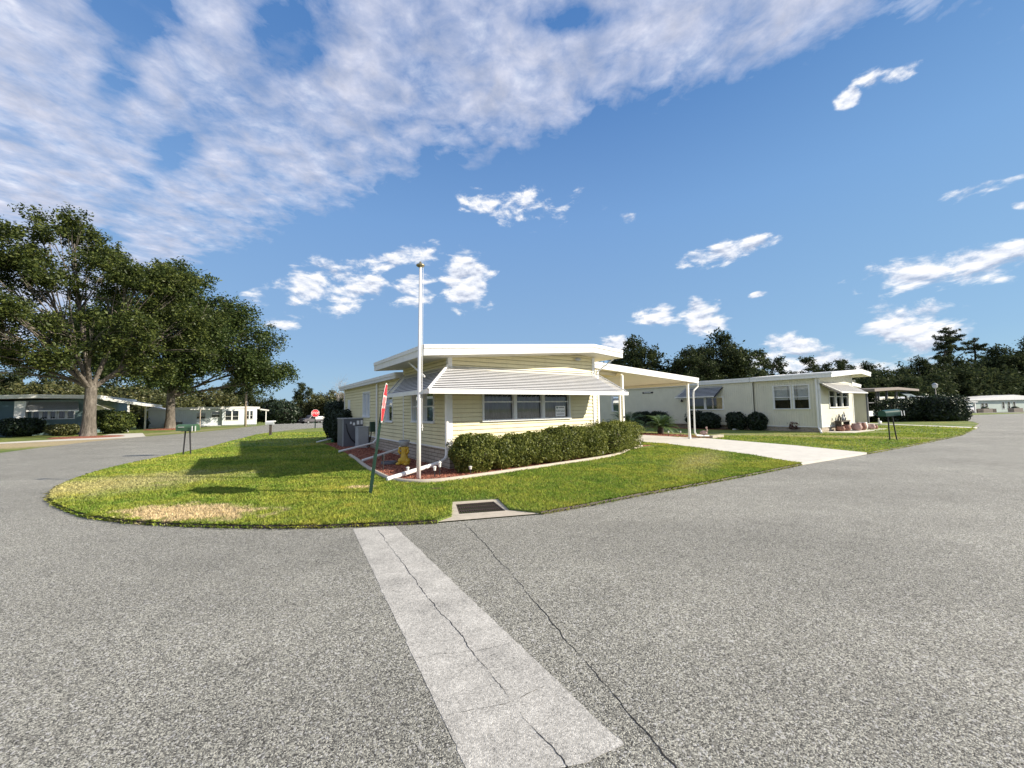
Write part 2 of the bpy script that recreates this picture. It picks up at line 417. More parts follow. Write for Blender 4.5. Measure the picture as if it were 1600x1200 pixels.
def grass_col(t, tan=True):
    P = t.node('ShaderNodeNewGeometry').outputs['Position']
    n1 = t.noise(P, .45, 4, .6); n2 = t.noise(P, 3.2, 5, .65); n3 = t.noise(P, 40, 3, .6)
    k = t.math('ADD', t.math('MULTIPLY', n1, .6), t.math('MULTIPLY', n2, .5))
    c = t.ramp(k, [(.36, (.064, .125, .020)), (.50, (.122, .18, .028)), (.64, (.225, .245, .042)), (.8, (.38, .31, .06))])
    if tan:
        def patch(x, y, rx, ry, rot, lo, hi):
            mp = t.node('ShaderNodeMapping', {'Vector': P, 'Location': (x, y, 0), 'Rotation': (0, 0, R(rot)), 'Scale': (rx, ry, 1)}, vector_type='TEXTURE')
            s_ = t.node('ShaderNodeSeparateXYZ', {0: mp.outputs[0]})
            d = t.math('SQRT', t.math('ADD', t.math('POWER', s_.outputs[0], 2.0), t.math('POWER', s_.outputs[1], 2.0)))
            return t.mapr(t.math('ADD', d, t.math('MULTIPLY', t.math('SUBTRACT', n2, .5), 2.6)), lo, hi, 1.0, 0.0)
        a = patch(-5.1, 6.22, 1.25, .50, -8, .7, 1.1)
        a = t.math('MAXIMUM', a, patch(-3.15, 8.03, .33, .16, 0, .6, 1.1))
        a = t.math('MAXIMUM', a, t.math('MULTIPLY', patch(-9.2, 8.6, 2.4, 1.3, 40, .5, 1.5), .5))
        a = t.math('MAXIMUM', a, t.math('MULTIPLY', patch(5.4, 11.3, 2.3, .5, 55, .4, 1.5), .35))
        a = t.math('MAXIMUM', a, patch(-28.0, 22.0, 10, 3.2, 50, .8, 1.4))
        a = t.math('MAXIMUM', a, t.math('MULTIPLY', patch(-29.3, 33, 12, 1.2, 95, .6, 1.3), .5))
        a = t.math('MAXIMUM', a, t.math('MULTIPLY', patch(14.5, 18.5, 6, .7, -35, .5, 1.4), .45))
        c = t.mix(a, c, t.mix(n3, (.34, .27, .15), (.52, .43, .26)))
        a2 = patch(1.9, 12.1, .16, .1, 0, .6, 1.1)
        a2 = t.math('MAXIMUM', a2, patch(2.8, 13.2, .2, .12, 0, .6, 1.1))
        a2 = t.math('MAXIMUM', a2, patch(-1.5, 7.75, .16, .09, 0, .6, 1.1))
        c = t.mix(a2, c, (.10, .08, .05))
    return c, P, n3
m, t, b, o = newmat('grass_ground')
c, P, n3 = grass_col(t)
n4 = t.noise(P, 14, 4, .7)
c = t.mix(1.0, c, t.ramp(t.math('ADD', t.math('MULTIPLY', n3, .5), t.math('MULTIPLY', n4, .5)), [(.35, .4), (.6, 1.25)]), 'MULTIPLY')
setc(t, b, c); b.inputs['Roughness'].default_value = .9
bump(t, b, t.math('ADD', n3, n4), .9, .03)
M['grass'] = m
m, t, b, o = newmat('grass_blades')
c, P, n3 = grass_col(t)
ri = t.node('ShaderNodeNewGeometry').outputs['Random Per Island']
k = t.mapr(t.math('ADD', t.math('MULTIPLY', ri, .7), t.math('MULTIPLY', t.noise(P, 17, 2, .5), .5)), .15, .95, .55, 2.75)
c = t.mix(1.0, c, t.node('ShaderNodeCombineXYZ', {0: k, 1: k, 2: t.math('MULTIPLY', k, 1.05)}).outputs[0], 'MULTIPLY')
c = t.mix(t.math('MULTIPLY', t.math('GREATER_THAN', ri, .88), .6), c, (.42, .36, .15))
t.n.remove(b)
df = t.node('ShaderNodeBsdfDiffuse', {'Color': c}); tl = t.node('ShaderNodeBsdfTranslucent', {'Color': c})
mx = t.node('ShaderNodeMixShader', {0: .35, 1: df.outputs[0], 2: tl.outputs[0]})
t.l.new(mx.outputs[0], o.inputs[0]); M['blades'] = m

def leafmat(name, c1, c2, c3, trans=.3, gloss=.06):
    m, t, b, o = newmat(name); t.n.remove(b)
    g = t.node('ShaderNodeNewGeometry')
    P = t.node('ShaderNodeTexCoord').outputs['Object']
    ri = g.outputs['Random Per Island']
    nn = t.noise(P, .55, 3, .5)
    k = t.math('ADD', t.math('MULTIPLY', ri, .6), t.math('MULTIPLY', nn, .5))
    c = t.ramp(k, [(.2, c1), (.55, c2), (.85, c3)])
    df = t.node('ShaderNodeBsdfDiffuse', {'Color': c}); tl = t.node('ShaderNodeBsdfTranslucent', {'Color': c})
    mx = t.node('ShaderNodeMixShader', {0: trans, 1: df.outputs[0], 2: tl.outputs[0]})
    gl = t.node('ShaderNodeBsdfGlossy', {'Color': (.8, .85, .8, 1), 'Roughness': .45})
    mg = t.node('ShaderNodeMixShader', {0: gloss, 1: mx.outputs[0], 2: gl.outputs[0]})
    t.l.new(mg.outputs[0], o.inputs[0]); return m
M['oak_leaf'] = leafmat('oak_leaves', (.016, .030, .010), (.040, .065, .018), (.10, .13, .035), .3, .015)
M['oak_leaf2'] = leafmat('oak_leaves_warm', (.018, .028, .010), (.045, .067, .017), (.14, .165, .04), .35, .015)
M['far_leaf'] = leafmat('far_leaves', (.016, .026, .012), (.038, .054, .022), (.085, .10, .04), .3, .01)
M['olive_leaf'] = leafmat('olive_leaves', (.035, .045, .018), (.075, .085, .03), (.15, .14, .05), .25, .03)
M['hedge_leaf'] = leafmat('hedge_leaves', (.045, .065, .014), (.135, .165, .032), (.33, .34, .09), .4, .02)
M['dark_leaf'] = leafmat('dark_leaves', (.006, .012, .006), (.014, .026, .011), (.03, .05, .02), .15, .04)
M['bush_leaf'] = leafmat('bush_leaves', (.03, .07, .012), (.08, .15, .025), (.15, .22, .05), .35, .015)
M['palm_leaf'] = leafmat('palm_leaves', (.010, .028, .012), (.022, .06, .022), (.06, .12, .04), .15, .12)
M['palm_leaf2'] = leafmat('palm_leaves_light', (.03, .07, .015), (.07, .13, .03), (.14, .2, .05), .2, .1)
M['red_leaf'] = leafmat('red_leaves', (.05, .012, .012), (.12, .03, .03), (.2, .07, .05), .3, .05)
M['twig_grey'] = plain('bare_twigs', (.36, .33, .30), .8, .1, 5)

m, t, b, o = newmat('bark')
P = t.node('ShaderNodeTexCoord').outputs['Object']
mp = t.node('ShaderNodeMapping', {'Vector': P, 'Scale': (1, 1, .3)}).outputs[0]
n = t.noise(mp, 7, 8, .7); n2 = t.noise(P, .8, 3, .6)
c = t.ramp(t.math('ADD', t.math('MULTIPLY', n, .7), t.math('MULTIPLY', n2, .3)), [(.35, (.05, .042, .034)), (.52, (.13, .115, .095)), (.70, (.30, .27, .23))])
setc(t, b, c); b.inputs['Roughness'].default_value = .9; bump(t, b, n, 1.0, .08)
M['bark'] = m
m, t, b, o = newmat('dark_bark')
P = t.node('ShaderNodeTexCoord').outputs['Object']
n = t.noise(P, 6, 6, .7)
setc(t, b, t.ramp(n, [(.35, (.03, .025, .02)), (.7, (.11, .09, .075))])); b.inputs['Roughness'].default_value = .9
M['dark_bark'] = m

def chipmat(name, a, b_, c_):
    m, t, b, o = newmat(name)
    g = t.node('ShaderNodeNewGeometry')
    vo = t.node('ShaderNodeTexVoronoi', {'Vector': g.outputs['Position'], 'Scale': 34.0})
    s = t.node('ShaderNodeSeparateColor', {0: vo.outputs['Color']}).outputs[0]
    c = t.ramp(t.math('ADD', t.math('MULTIPLY', s, .6), t.math('MULTIPLY', g.outputs['Random Per Island'], .4)), [(.2, a), (.5, b_), (.85, c_)])
    setc(t, b, c); b.inputs['Roughness'].default_value = .85
    bump(t, b, vo.outputs['Distance'], .8, .02)
    return m
M['mulch'] = chipmat('red_mulch', (.05, .014, .008), (.24, .065, .035), (.55, .24, .15))

# ------------------------------------------------------------------ ground, roads
def sheet(name, pts, z, m, thick=0, parent=None, slope=False):
    mb = MB()
    n = len(pts)
    top = [(x, y, z + (hgt(y) if slope else 0)) for x, y in pts]
    if thick:
        mb.add(top + [(x, y, q - thick) for x, y, q in top], [tuple(range(n)), tuple(range(n, 2 * n))[::-1]] + [(i, i + n, (i + 1) % n + n, (i + 1) % n) for i in range(n)])
    else: mb.add(top, [tuple(range(n))])
    o = mb.build(name, m, parent)
    import bmesh
    bm = bmesh.new(); bm.from_mesh(o.data); bmesh.ops.triangulate(bm, faces=[f for f in bm.faces if len(f.verts) > 4]); bm.to_mesh(o.data); bm.free()
    return o
g = MB().add([(-900, -300, 0), (900, -300, 0), (900, 50, 0), (-900, 50, 0), (900, 1400, hgt(1400) * .35), (-900, 1400, hgt(1400) * .35), (900, 160, hgt(160)), (-900, 160, hgt(160))],
             [(0, 1, 2, 3), (3, 2, 6, 7), (7, 6, 4, 5)])
tag(g.build('ground', M['grass']), kind='structure')

inner = [(-4, 50), (-9, 45.5), (-13.4, 41.6), (-15.9, 39.6), (-17.6, 38.2), (-18.7, 36.6), (-19.1, 34.6), (-18.9, 31.5), (-18.1, 27.7), (-15.8, 22.4), (-13.9, 18.15), (-13.1, 15.6), (-12.3, 12.9), (-11.6, 11.2), (-10.8, 9.8),
         (-9.9, 8.6), (-9.25, 7.95), (-8.75, 7.5), (-8.1, 7.05), (-7.36, 6.61), (-6.6, 6.2), (-5.68, 5.87), (-4.54, 5.63), (-3.6, 5.52), (-2.6, 5.48), (-1.08, 5.62)]
inner_r = [(.4, 5.98), (1.3, 6.5), (2.25, 7.11), (3.85, 8.04), (5.5, 9.03), (7.49, 10.31)]
inner_rr = [(10.96, 12.25), (13.4, 13.7), (16.13, 15.36), (20.65, 18.22), (24.6, 21.2), (28.0, 23.9), (31.5, 26.6), (34.4, 29.4), (36.6, 32.5), (37.9, 36.1), (40, 39.5), (44, 42), (52, 44.5), (70, 50)]
outer = [(140, 50), (140, -60), (-24, -60), (-21.2, 2), (-21.4, 12), (-22.49, 17.3), (-23.7, 19.7), (-25.6, 24.0), (-26.2, 27.65), (-26.3, 31.8), (-27.6, 38), (-29.5, 44), (-31, 50)]
tag(sheet('road', outer + inner + inner_r + inner_rr, .006, M['asphalt']), kind='structure')
tag(sheet('road', [(-31, 50), (-4, 50), (-4, 130), (-76, 130)], .006, M['asphalt'], slope=True), kind='structure')
tag(sheet('road', [(70, 50), (140, 50), (160, 90), (84, 90)], .006, M['asphalt'], slope=True), kind='structure')

drain = [(-1.08, 5.62), (-.92, 5.87), (-1.05, 6.80), (-.28, 6.96), (-.08, 6.2), (.4, 5.98)]
island = inner[3:] + drain[1:-1] + inner_r + [(7.38, 12.07), (6.85, 14.18), (6.28, 16.25), (5.2, 17.6), (-5, 45), (-13.4, 41.6)]
lawn = sheet('lawn', island, .045, M['grass'], .05); tag(lawn, kind='structure')
lawn2_pts = [(10.96, 12.25)] + inner_rr[1:5] + [(26.3, 22.35), (26.28, 27.9), (24, 40), (-4, 45), (4.6, 17.9), (8.4, 19.4), (9.17, 18.31), (10.48, 14.76)]
tag(sheet('lawn', lawn2_pts, .045, M['grass'], .05), kind='structure')
tag(sheet('lawn', [(27.2, 23.0), (28.0, 23.9), (31.5, 26.6), (34.4, 29.4), (36.6, 32.5), (37.9, 36.1), (40, 39.5), (44, 42), (52, 44.5), (60, 47.5), (40, 47.5), (26.6, 33), (26.7, 28.6)], .045, M['grass'], .05), kind='structure')

# driveways
def pathm(name, pts, m): return tag(sheet(name, pts, .058, m, .06), kind='structure')
pathm('driveway', [(7.49, 10.31), (10.96, 12.25), (10.48, 14.76), (9.17, 18.31), (8.4, 19.6), (4.9, 28), (.5, 25.8), (5.0, 17.9), (6.28, 16.25), (6.85, 14.18), (7.38, 12.07)], M['concrete'])
pathm('driveway', [(26.2, 22.4), (27.25, 23.1), (26.75, 28.8), (25.9, 33), (23.5, 32.6), (26.2, 27.9)], M['concrete'])
tag(sheet('driveway', [(-30.5, 22.6), (-26.4, 26.9), (-26.3, 28.2), (-31.5, 33.5), (-33.2, 32.5), (-29.9, 27.6), (-31.6, 24.4)], .008, M['concrete']), kind='structure')

# stop line
rgp = random.Random(4); lp = [(-2.19, 5.42), (-1.64, 5.50), (.5, 1.95), (.36, 1.885), (.31, 1.86), (.1, 1.82), (-.21, 1.80)]; lq = []
for a_, b_ in zip(lp, lp[1:] + lp[:1]):
    L_ = math.hypot(b_[0] - a_[0], b_[1] - a_[1]); k_ = max(1, int(L_ / .02)); o_ = 0
    for i in range(k_):
        f_ = i / k_; o_ = o_ * .8 + rgp.uniform(-1, 1) * .0016 + (rgp.uniform(-.012, .012) if rgp.random() < .05 else 0)
        lq.append((a_[0] + (b_[0] - a_[0]) * f_ - (b_[1] - a_[1]) / L_ * o_, a_[1] + (b_[1] - a_[1]) * f_ + (b_[0] - a_[0]) / L_ * o_))
tag(sheet('road_line', lq, .0078, M['paint']), kind='structure')
def crack(pts, w, z, seed):
    rg = random.Random(seed)
    P = []
    for (a, b) in zip(pts[:-1], pts[1:]):
        L = math.hypot(b[0] - a[0], b[1] - a[1]); k = max(2, int(L / .018))
        for i in range(k):
            f = i / k; P.append([a[0] + (b[0] - a[0]) * f, a[1] + (b[1] - a[1]) * f])
    off = 0; mb = MB(); vs = []
    for p in P:
        off = off * .86 + rg.uniform(-1, 1) * .006
        wm = max(.12, min(1.6, (wm if vs else 1) + rg.uniform(-.25, .25))); ww = w * wm * rg.uniform(.6, 1.3)
        vs += [(p[0] + off - ww, p[1], z), (p[0] + off + ww, p[1] + rg.uniform(-.003, .003), z)]
    mb.add(vs, [(2 * i, 2 * i + 1, 2 * i + 3, 2 * i + 2) for i in range(len(P) - 1)])
    return mb
ck = crack([(-.68, 5.54), (-.49, 5.09), (-.33, 4.71), (-.2, 4.29), (-.07, 3.97), (.07, 3.58), (.18, 3.26), (.31, 2.88), (.41, 2.61), (.49, 2.42), (.55, 2.21), (.61, 2.06), (.68, 1.84), (.73, 1.6), (.8, .8), (1.0, -.5)], .0030, .0078, 1)
tag(ck.build('road_crack', M['crack']), kind='structure')
ck = crack([(-1.83, 5.34), (-1.31, 4.45), (-1.13, 4.12), (-.75, 3.44), (-.48, 3.02), (-.28, 2.67), (-.1, 2.38), (.02, 2.15), (.13, 1.98), (.19, 1.89), (.26, 1.70)], .0021, .0096, 2)
tag(ck.build('road_crack', M['crack']), kind='structure')
for sd, pts_, w_ in ((3, [(-1.55, 4.45), (-1.32, 4.49), (-1.0, 4.55)], .0022), (4, [(-1.35, 3.92), (-1.08, 4.0)], .002), (5, [(-.72, 2.60), (-.5, 2.66), (-.3, 2.68)], .0026), (6, [(-.36, 2.15), (-.05, 2.22), (.17, 2.36)], .0024), (7, [(-.27, 2.68), (-.02, 2.77), (.08, 2.8)], .002)):
    tag(crack(pts_, w_ * .7, .0096, sd).build('road_crack', M['crack']), kind='structure')

# ------------------------------------------------------------------ mobile homes
TH = R(34.5)
U = Vector((math.cos(TH), math.sin(TH), 0)); V_ = Vector((-math.sin(TH), math.cos(TH), 0))
C0 = Vector((-1.65, 10.19, 0))
def W2(a, b, z=0): return C0 + U * a + V_ * b + Vector((0, 0, z))
def Tfront(b0=0): return lambda s, d, z: (s, b0 - d, z)
def Tleft(a0=0): return lambda s, d, z: (a0 - d, s, z)
def Tright(a0): return lambda s, d, z: (a0 + d, s, z)
def clip(poly, s0, t0, s1, t1):
    def inside(p): return p[1] <= t0 + (t1 - t0) * (p[0] - s0) / (s1 - s0) + 1e-9
    def cross(p, q):
        k = (t1 - t0) / (s1 - s0)
        fp = p[1] - t0 - k * (p[0] - s0); fq = q[1] - t0 - k * (q[0] - s0); u = fp / (fp - fq)
        return (p[0] + (q[0] - p[0]) * u, p[1] + (q[1] - p[1]) * u)
    out = []
    for i, p in enumerate(poly):
        q = poly[(i + 1) % len(poly)]
        if inside(p):
            out.append(p)
            if not inside(q): out.append(cross(p, q))
        elif inside(q): out.append(cross(p, q))
    return out
def wall(mb, T, s0, s1, z0, tops, holes=(), lap=None):
    """siding wall in plane d=0; tops = [(s,z),...] roof line; holes = (s0,s1,z0,z1)"""
    cuts = sorted(set([s0, s1] + [h[0] for h in holes] + [h[1] for h in holes] + [s for s, _ in tops if s0 < s < s1]))
    def top(s):
        for (a, za), (b, zb) in zip(tops[:-1], tops[1:]):
            if a - 1e-6 <= s <= b + 1e-6: return za + (zb - za) * (s - a) / (b - a)
        return tops[-1][1]
    for a, b in zip(cuts[:-1], cuts[1:]):
        if b - a < 1e-4: continue
        ta, tb = top(a), top(b)
        iv = []; z = z0
        for h in sorted([h for h in holes if h[0] <= a + 1e-5 and h[1] >= b - 1e-5], key=lambda h: h[2]):
            iv.append((z, h[2])); z = h[3]
        iv.append((z, max(ta, tb)))
        for (zl, zh) in iv:
            if zh - zl < 1e-3: continue
            if lap:
                k0 = int(math.floor((zl - z0) / lap + 1e-6)); z = z0 + k0 * lap
                while z < zh - 1e-6:
                    la, lb = max(z, zl), min(z + lap, zh)
                    if lb - la > 1e-4:
                        lt = min(lb, z + lap - .016)
                        p = clip([(a, la), (b, la), (b, lt), (a, lt)], a, ta, b, tb) if lt > la else []
                        pg = clip([(a, max(la, lt)), (b, max(la, lt)), (b, lb), (a, lb)], a, ta, b, tb)
                        if len(pg) > 2 and lb > lt:
                            k = len(mb.v); mb.v += [T(q[0], -.03, q[1]) for q in pg]; mb.f.append(tuple(range(k, k + len(pg))))
                        if len(p) > 2:
                            def dd(zz): return .020 * (1 - (zz - z) / lap)
                            k = len(mb.v)
                            mb.v += [T(q[0], dd(q[1]), q[1]) for q in p]; mb.f.append(tuple(range(k, k + len(p))))
                            if la == z:
                                mb.v += [T(a, -.03, la), T(b, -.03, la), T(b, .020, la), T(a, .020, la)]; k = len(mb.v) - 4
                                mb.f.append((k, k + 1, k + 2, k + 3))
                    z += lap
            else:
                p = clip([(a, zl), (b, zl), (b, zh), (a, zh)], a, ta, b, tb)
                k = len(mb.v); mb.v += [T(q[0], 0, q[1]) for q in p]; mb.f.append(tuple(range(k, k + len(p))))
def window(parent, T, s0, s1, z0, z1, n=1, rail=.62, cover='curtain', trim=.06, name='window', label=None):
    w = MB(T)
    t_ = trim; d0, d1 = -.05, .035
    w.box(s0 - t_, s1 + t_, d0, d1, z0 - t_, z0); w.box(s0 - t_, s1 + t_, d0, d1, z1, z1 + t_)
    w.box(s0 - t_, s0, d0, d1, z0, z1); w.box(s1, s1 + t_, d0, d1, z0, z1)
    w.box(s0 - t_ - .02, s1 + t_ + .02, d1, d1 + .03, z0 - t_, z0 - t_ + .03)
    pw = (s1 - s0) / n
    for i in range(1, n):
        w.box(s0 + i * pw - .055, s0 + i * pw + .055, d0, d1 - .004, z0, z1)
    for i in range(n):
        a = s0 + i * pw + (.055 if i else 0); b = s0 + (i + 1) * pw - (.055 if i < n - 1 else 0)
        w.box(a, b, d0 + .012, d0 + .052, z0 + (z1 - z0) * rail - .018, z0 + (z1 - z0) * rail + .018)
        w.box(a, a + .022, d0 + .002, d0 + .045, z0, z1); w.box(b - .022, b, d0 + .002, d0 + .045, z0, z1)
    wo_ = w.build(name, M['white_trim'], parent)
    if label: wo_['label'] = label
    for i in range(n):
        a = s0 + i * pw + (.055 if i else 0); b = s0 + (i + 1) * pw - (.055 if i < n - 1 else 0)
        g_ = MB(T).add([(a, d0 + .008, z0), (b, d0 + .008, z0), (b, d0 + .008, z1), (a, d0 + .008, z1)], [(0, 1, 2, 3)])
        g_.build('pane', M['glass'], wo_)
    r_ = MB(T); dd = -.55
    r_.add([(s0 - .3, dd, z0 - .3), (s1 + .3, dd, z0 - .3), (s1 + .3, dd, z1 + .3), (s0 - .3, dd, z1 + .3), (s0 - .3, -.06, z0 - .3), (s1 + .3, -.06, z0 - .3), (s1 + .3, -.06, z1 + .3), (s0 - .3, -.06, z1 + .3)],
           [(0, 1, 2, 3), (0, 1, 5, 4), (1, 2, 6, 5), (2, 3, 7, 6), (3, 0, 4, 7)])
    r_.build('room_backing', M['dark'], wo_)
    if cover in ('curtain', 'blind', 'halfblind'):
        c_ = MB(T); N_ = int((s1 - s0) / .02)
        zt, zb = (z1, z0) if cover != 'halfblind' else (z1, z0 + (z1 - z0) * .38)
        if cover == 'curtain':
            vs = []
            for i in range(N_ + 1):
                s = s0 + (s1 - s0) * i / N_
                d = -.17 + .028 * math.sin(i * .8) + .014 * math.sin(i * .33 + 1)
                vs += [(s, d, zb), (s, d, zt)]
            c_.add(vs, [(2 * i, 2 * i + 2, 2 * i + 3, 2 * i + 1) for i in range(N_)])
            c_.build('curtain', M['curtain'], wo_, True)
        else:
            z = zb
            while z < zt:
                c_.add([(s0, -.10, z), (s1, -.10, z), (s1, -.125, z + .05), (s0, -.125, z + .05)], [(0, 1, 2, 3)]); z += .052
            c_.build('blind', M['blind'], wo_)
    return wo_
def awning(parent, T, s0, s1, zt, zb, dp, lext=0, rext=0, tl=0, tr=0, n=14, val=.085, mt=None, gap=.52):
    """louvred awning; s range at top plus lext/rext widening at the bottom"""
    mt = mt or M['louver']
    mb = MB(T)
    for k in range(n):
        f0 = k / n; f1 = (k + gap) / n
        d0, d1 = dp * f0, dp * min(f1, 1.0); z0 = zt + (zb - zt) * f0; z1 = z0 - (zt - zb) / n * gap * .8
        a0, a1 = s0 - lext * f0, s0 - lext * min(f1, 1); b0, b1 = s1 + rext * f0, s1 + rext * min(f1, 1)
        mb.add([(a0, d0, z0), (b0, d0, z0), (b1, d1, z1), (a1, d1, z1), (a0, d0, z0 - .006), (b0, d0, z0 - .006), (b1, d1, z1 - .006), (a1, d1, z1 - .006)],
               [(0, 1, 2, 3), (4, 7, 6, 5), (3, 2, 6, 7), (0, 3, 7, 4), (1, 5, 6, 2), (0, 4, 5, 1)])
    aw = mb.build('awning', mt, parent)
    MB(T).add([(s0, -.0, zt - .11), (s1, 0, zt - .11), (s1 + rext * .92, dp * .92 - .02, zb - .07), (s0 - lext * .92, dp * .92 - .02, zb - .07)], [(0, 1, 2, 3)]).build('awning_gap_shade', M['gap_shade'], aw)  # added dark sheet behind the slats, painting the gaps as shaded
    e = MB(T)
    e.box(s0 - lext, s1 + rext, dp, dp + .03, zb - val, zb + .012)
    e.build('valance', M['white'], aw)
    return aw
def edge(aw, T, p, q, r=.025):
    MB(lambda x, y, z: T(x, y, z)).tube([p, q], r, 6).build('edge_rail', M['white'], aw)
def roofprism(parent, prof, th, b0, b1, name='roof', m=None):
    """prof: [(a, ztop)...] extruded b0..b1"""
    poly = prof + [(a, z - th) for a, z in prof[::-1]]
    mb = MB().prism(poly, lambda a, z: (a, b0, z), lambda a, z: (a, b1, z))
    ro = mb.build(name, m or M['white'], parent)
    # upper drip band, proud of the fascia
    f = MB()
    for b, s in ((b0, -1), (b1, 1)):
        pp = [(a, z + .012) for a, z in prof] + [(a, z - .085) for a, z in prof[::-1]]
        y0, y1 = (b - .022, b + .02) if s < 0 else (b - .02, b + .022)
        f.prism(pp, lambda a, z: (a, y0, z), lambda a, z: (a, y1, z))
    for (a, z), s in ((prof[0], -1), (prof[-1], 1)):
        x0, x1 = (a - .022, a + .02) if s < 0 else (a - .02, a + .022)
        f.box(x0, x1, b0 + .021, b1 - .021, z - .085, z + .0125)
    f.build('fascia_band', M['white'], ro)
    # soffit liner
    s_ = MB(); pr_ = [(a, z - th - .004) for a, z in prof]
    for (a, z), (c, w) in zip(pr_[:-1], pr_[1:]):
        s_.add([(a + .03, b0 + .03, z), (c - (.03 if (c, w) == pr_[-1] else -.03 * 0), b0 + .03, w), (c, b1 - .03, w), (a + .03, b1 - .03, z)], [(0, 1, 2, 3)])
    s_.build('soffit', M['soffit'] if name != 'carport_roof' else M['carport_soffit'], ro)
    return ro
def downspout(parent, pts, name='downspout', r=.038):
    return MB().tube(pts, r, 8).build(name, M['white'], parent)
def boxed_skirt(parent, rects, z=.585, m=None):
    mb = MB()
    for r_ in rects: mb.box(*r_, 0, z)
    return mb.build('skirting', m or M['skirt'], parent)

# ---- the corner house
home = thing('house', 'pale yellow lap-sided mobile home on the corner with striped white wraparound awning', 'house', C0, TH)
sd_ = MB()
ftop = [(0, 3.00), (4.78, 3.31), (5.37, 3.27)]
hf = [(1.05, 4.18, 1.30, 2.14)]
wall(sd_, Tfront(), .0, 5.37, .59, ftop, hf, .115)
hl = [(.95, 2.62, 1.27, 2.12), (4.62, 5.42, 1.22, 2.12), (7.65, 8.72, 1.36, 2.36)]
wall(sd_, Tleft(), 0, 3.43, .59, [(0, 3.0), (3.43, 3.0)], [hl[0]], .105)
wall(sd_, Tleft(), 3.47, 12.6, .55, [(3.47, 2.70), (12.6, 2.70)], hl[1:], .13)
wall(sd_, Tright(5.37), 0, 12.6, .59, [(0, 2.75), (12.6, 2.75)], (), .13)
sd_.add([(0, 3.43, 2.6), (5.37, 3.43, 2.6), (5.37, 3.43, 3.28), (4.78, 3.43, 3.31), (0, 3.43, 3.0)], [(0, 1, 2, 3, 4)])
sd_.add([(0, 12.6, .5), (5.37, 12.6, .5), (5.37, 12.6, 2.75), (0, 12.6, 2.75)], [(0, 1, 2, 3)])
sd_.build('siding', M['yellow'], home)
boxed_skirt(home, [(.03, 5.34, .03, 12.55)])
tr_ = MB()
tr_.box(-.03, .09, -.03, .0, .56, 3.0); tr_.box(-.03, 0, 0, .09, .56, 3.0)
tr_.box(5.28, 5.40, -.03, 0, .56, 3.26); tr_.box(-.026, 0, 3.41, 3.47, .56, 3.0)
tr_.box(.09, 5.28, -.022, .0, .555, .60); tr_.box(-.022, 0, .09, 3.41, .555, .60); tr_.box(-.02, 0, 3.47, 12.6, .51, .56)
tr_.box(-.03, 0, 12.5, 12.62, .5, 2.7)
tr_.build('corner_trim', M['white'], home)
roofprism(home, [(-.92, 3.13), (4.78, 3.59), (6.16, 3.49)], .25, -.6, 3.65)
roofprism(home, [(-.22, 2.86), (2.7, 3.02), (5.55, 2.90)], .19, 3.66, 12.95, m=M['white_trim'])
# gable fascia box lights etc: windows
fw_ = window(home, Tfront(), 1.05, 4.18, 1.30, 2.14, 3, .58)
sw_ = window(home, Tleft(), .95, 2.62, 1.27, 2.12, 2, .5, cover=None)
window(home, Tleft(), 4.62, 5.42, 1.22, 2.12, 1, .6, cover='curtain')
window(home, Tleft(), 7.65, 8.72, 1.36, 2.36, 2, .98, cover='curtain')
MB(Tleft()).box(11.3, 11.75, 0, .03, 1.2, 2.15).build('service_panel', M['white_trim'], home)
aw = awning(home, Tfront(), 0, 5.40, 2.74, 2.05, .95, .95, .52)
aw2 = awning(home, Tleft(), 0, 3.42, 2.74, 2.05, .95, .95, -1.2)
edge(aw, Tfront(), (0.0, 0.01, 2.78), (-.97, .97, 2.06), .035)
edge(aw, Tfront(), (5.42, 0.01, 2.76), (5.94, .97, 2.05), .018)
edge(aw2, Tleft(), (3.44, .01, 2.76), (2.2, .95, 2.06), .02)
# roof struts
MB().tube([(-.70, 1.1, 2.93), (-.72, -.15, 2.42)], .025, 6).build('roof_strut', M['white'], home)
MB().tube([(5.9, -.45, 3.22), (5.42, -.1, 2.78)], .025, 6).build('roof_strut', M['white'], home)
MB().tube([(5.42, .0, 3.2), (5.9, .6, 3.25)], .02, 6).build('roof_strut', M['white'], home)
MB().ell((4.55, -.10, 3.16), (.12, .07, .05)).build('spot_lamp', M['grey_light'], home, True)
# small utility wall beside the carport
ub = MB(); wall(ub, Tfront(1.0), 5.40, 6.62, .1, [(5.40, 3.0), (6.62, 3.0)], (), .105)
wall(ub, Tright(6.62), 1.0, 3.0, .1, [(1.0, 3.0), (3.0, 3.0)], (), .105)
ub.build('utility_room', M['yellow'], home)
MB().box(6.56, 6.65, .97, 1.0, .1, 3.0).build('corner_trim', M['white'], home)
# carport
cr_ = roofprism(home, [(5.45, 3.36), (13.5, 2.89)], .23, 1.0, 9.2, name='carport_roof')
bm_ = MB()
bm_.prism([(5.45, 3.11), (8.2, 2.95), (8.2, 2.83), (5.45, 2.99)], lambda a, z: (a, 1.35, z), lambda a, z: (a, 1.43, z))
bm_.box(12.75, 12.85, 1.1, 9.1, 2.55, 2.665)
bm_.box(8.06, 8.16, 1.1, 9.1, 2.82, 2.945)
bm_.build('carport_beam', M['carport_soffit'], home)
for (a, b, h) in ((8.12, 1.1, 2.86), (12.8, 1.15, 2.60), (12.8, 5.2, 2.60), (12.8, 9.0, 2.6)):
    MB().box(a - .045, a + .045, b - .045, b + .045, .05, h).build('carport_post', M['white'], home)
MB().box(8.1, 8.17, 1.03, 1.05, 1.15, 1.22).build('post_bracket', M['black_metal'], home)
downspout(home, [(13.3, .95, 2.66), (13.3, .93, 2.5), (13.02, .98, 2.3), (13.0, 1.0, 2.1), (12.98, 1.0, .35), (13.1, .98, .2), (14.0, .9, .13)])
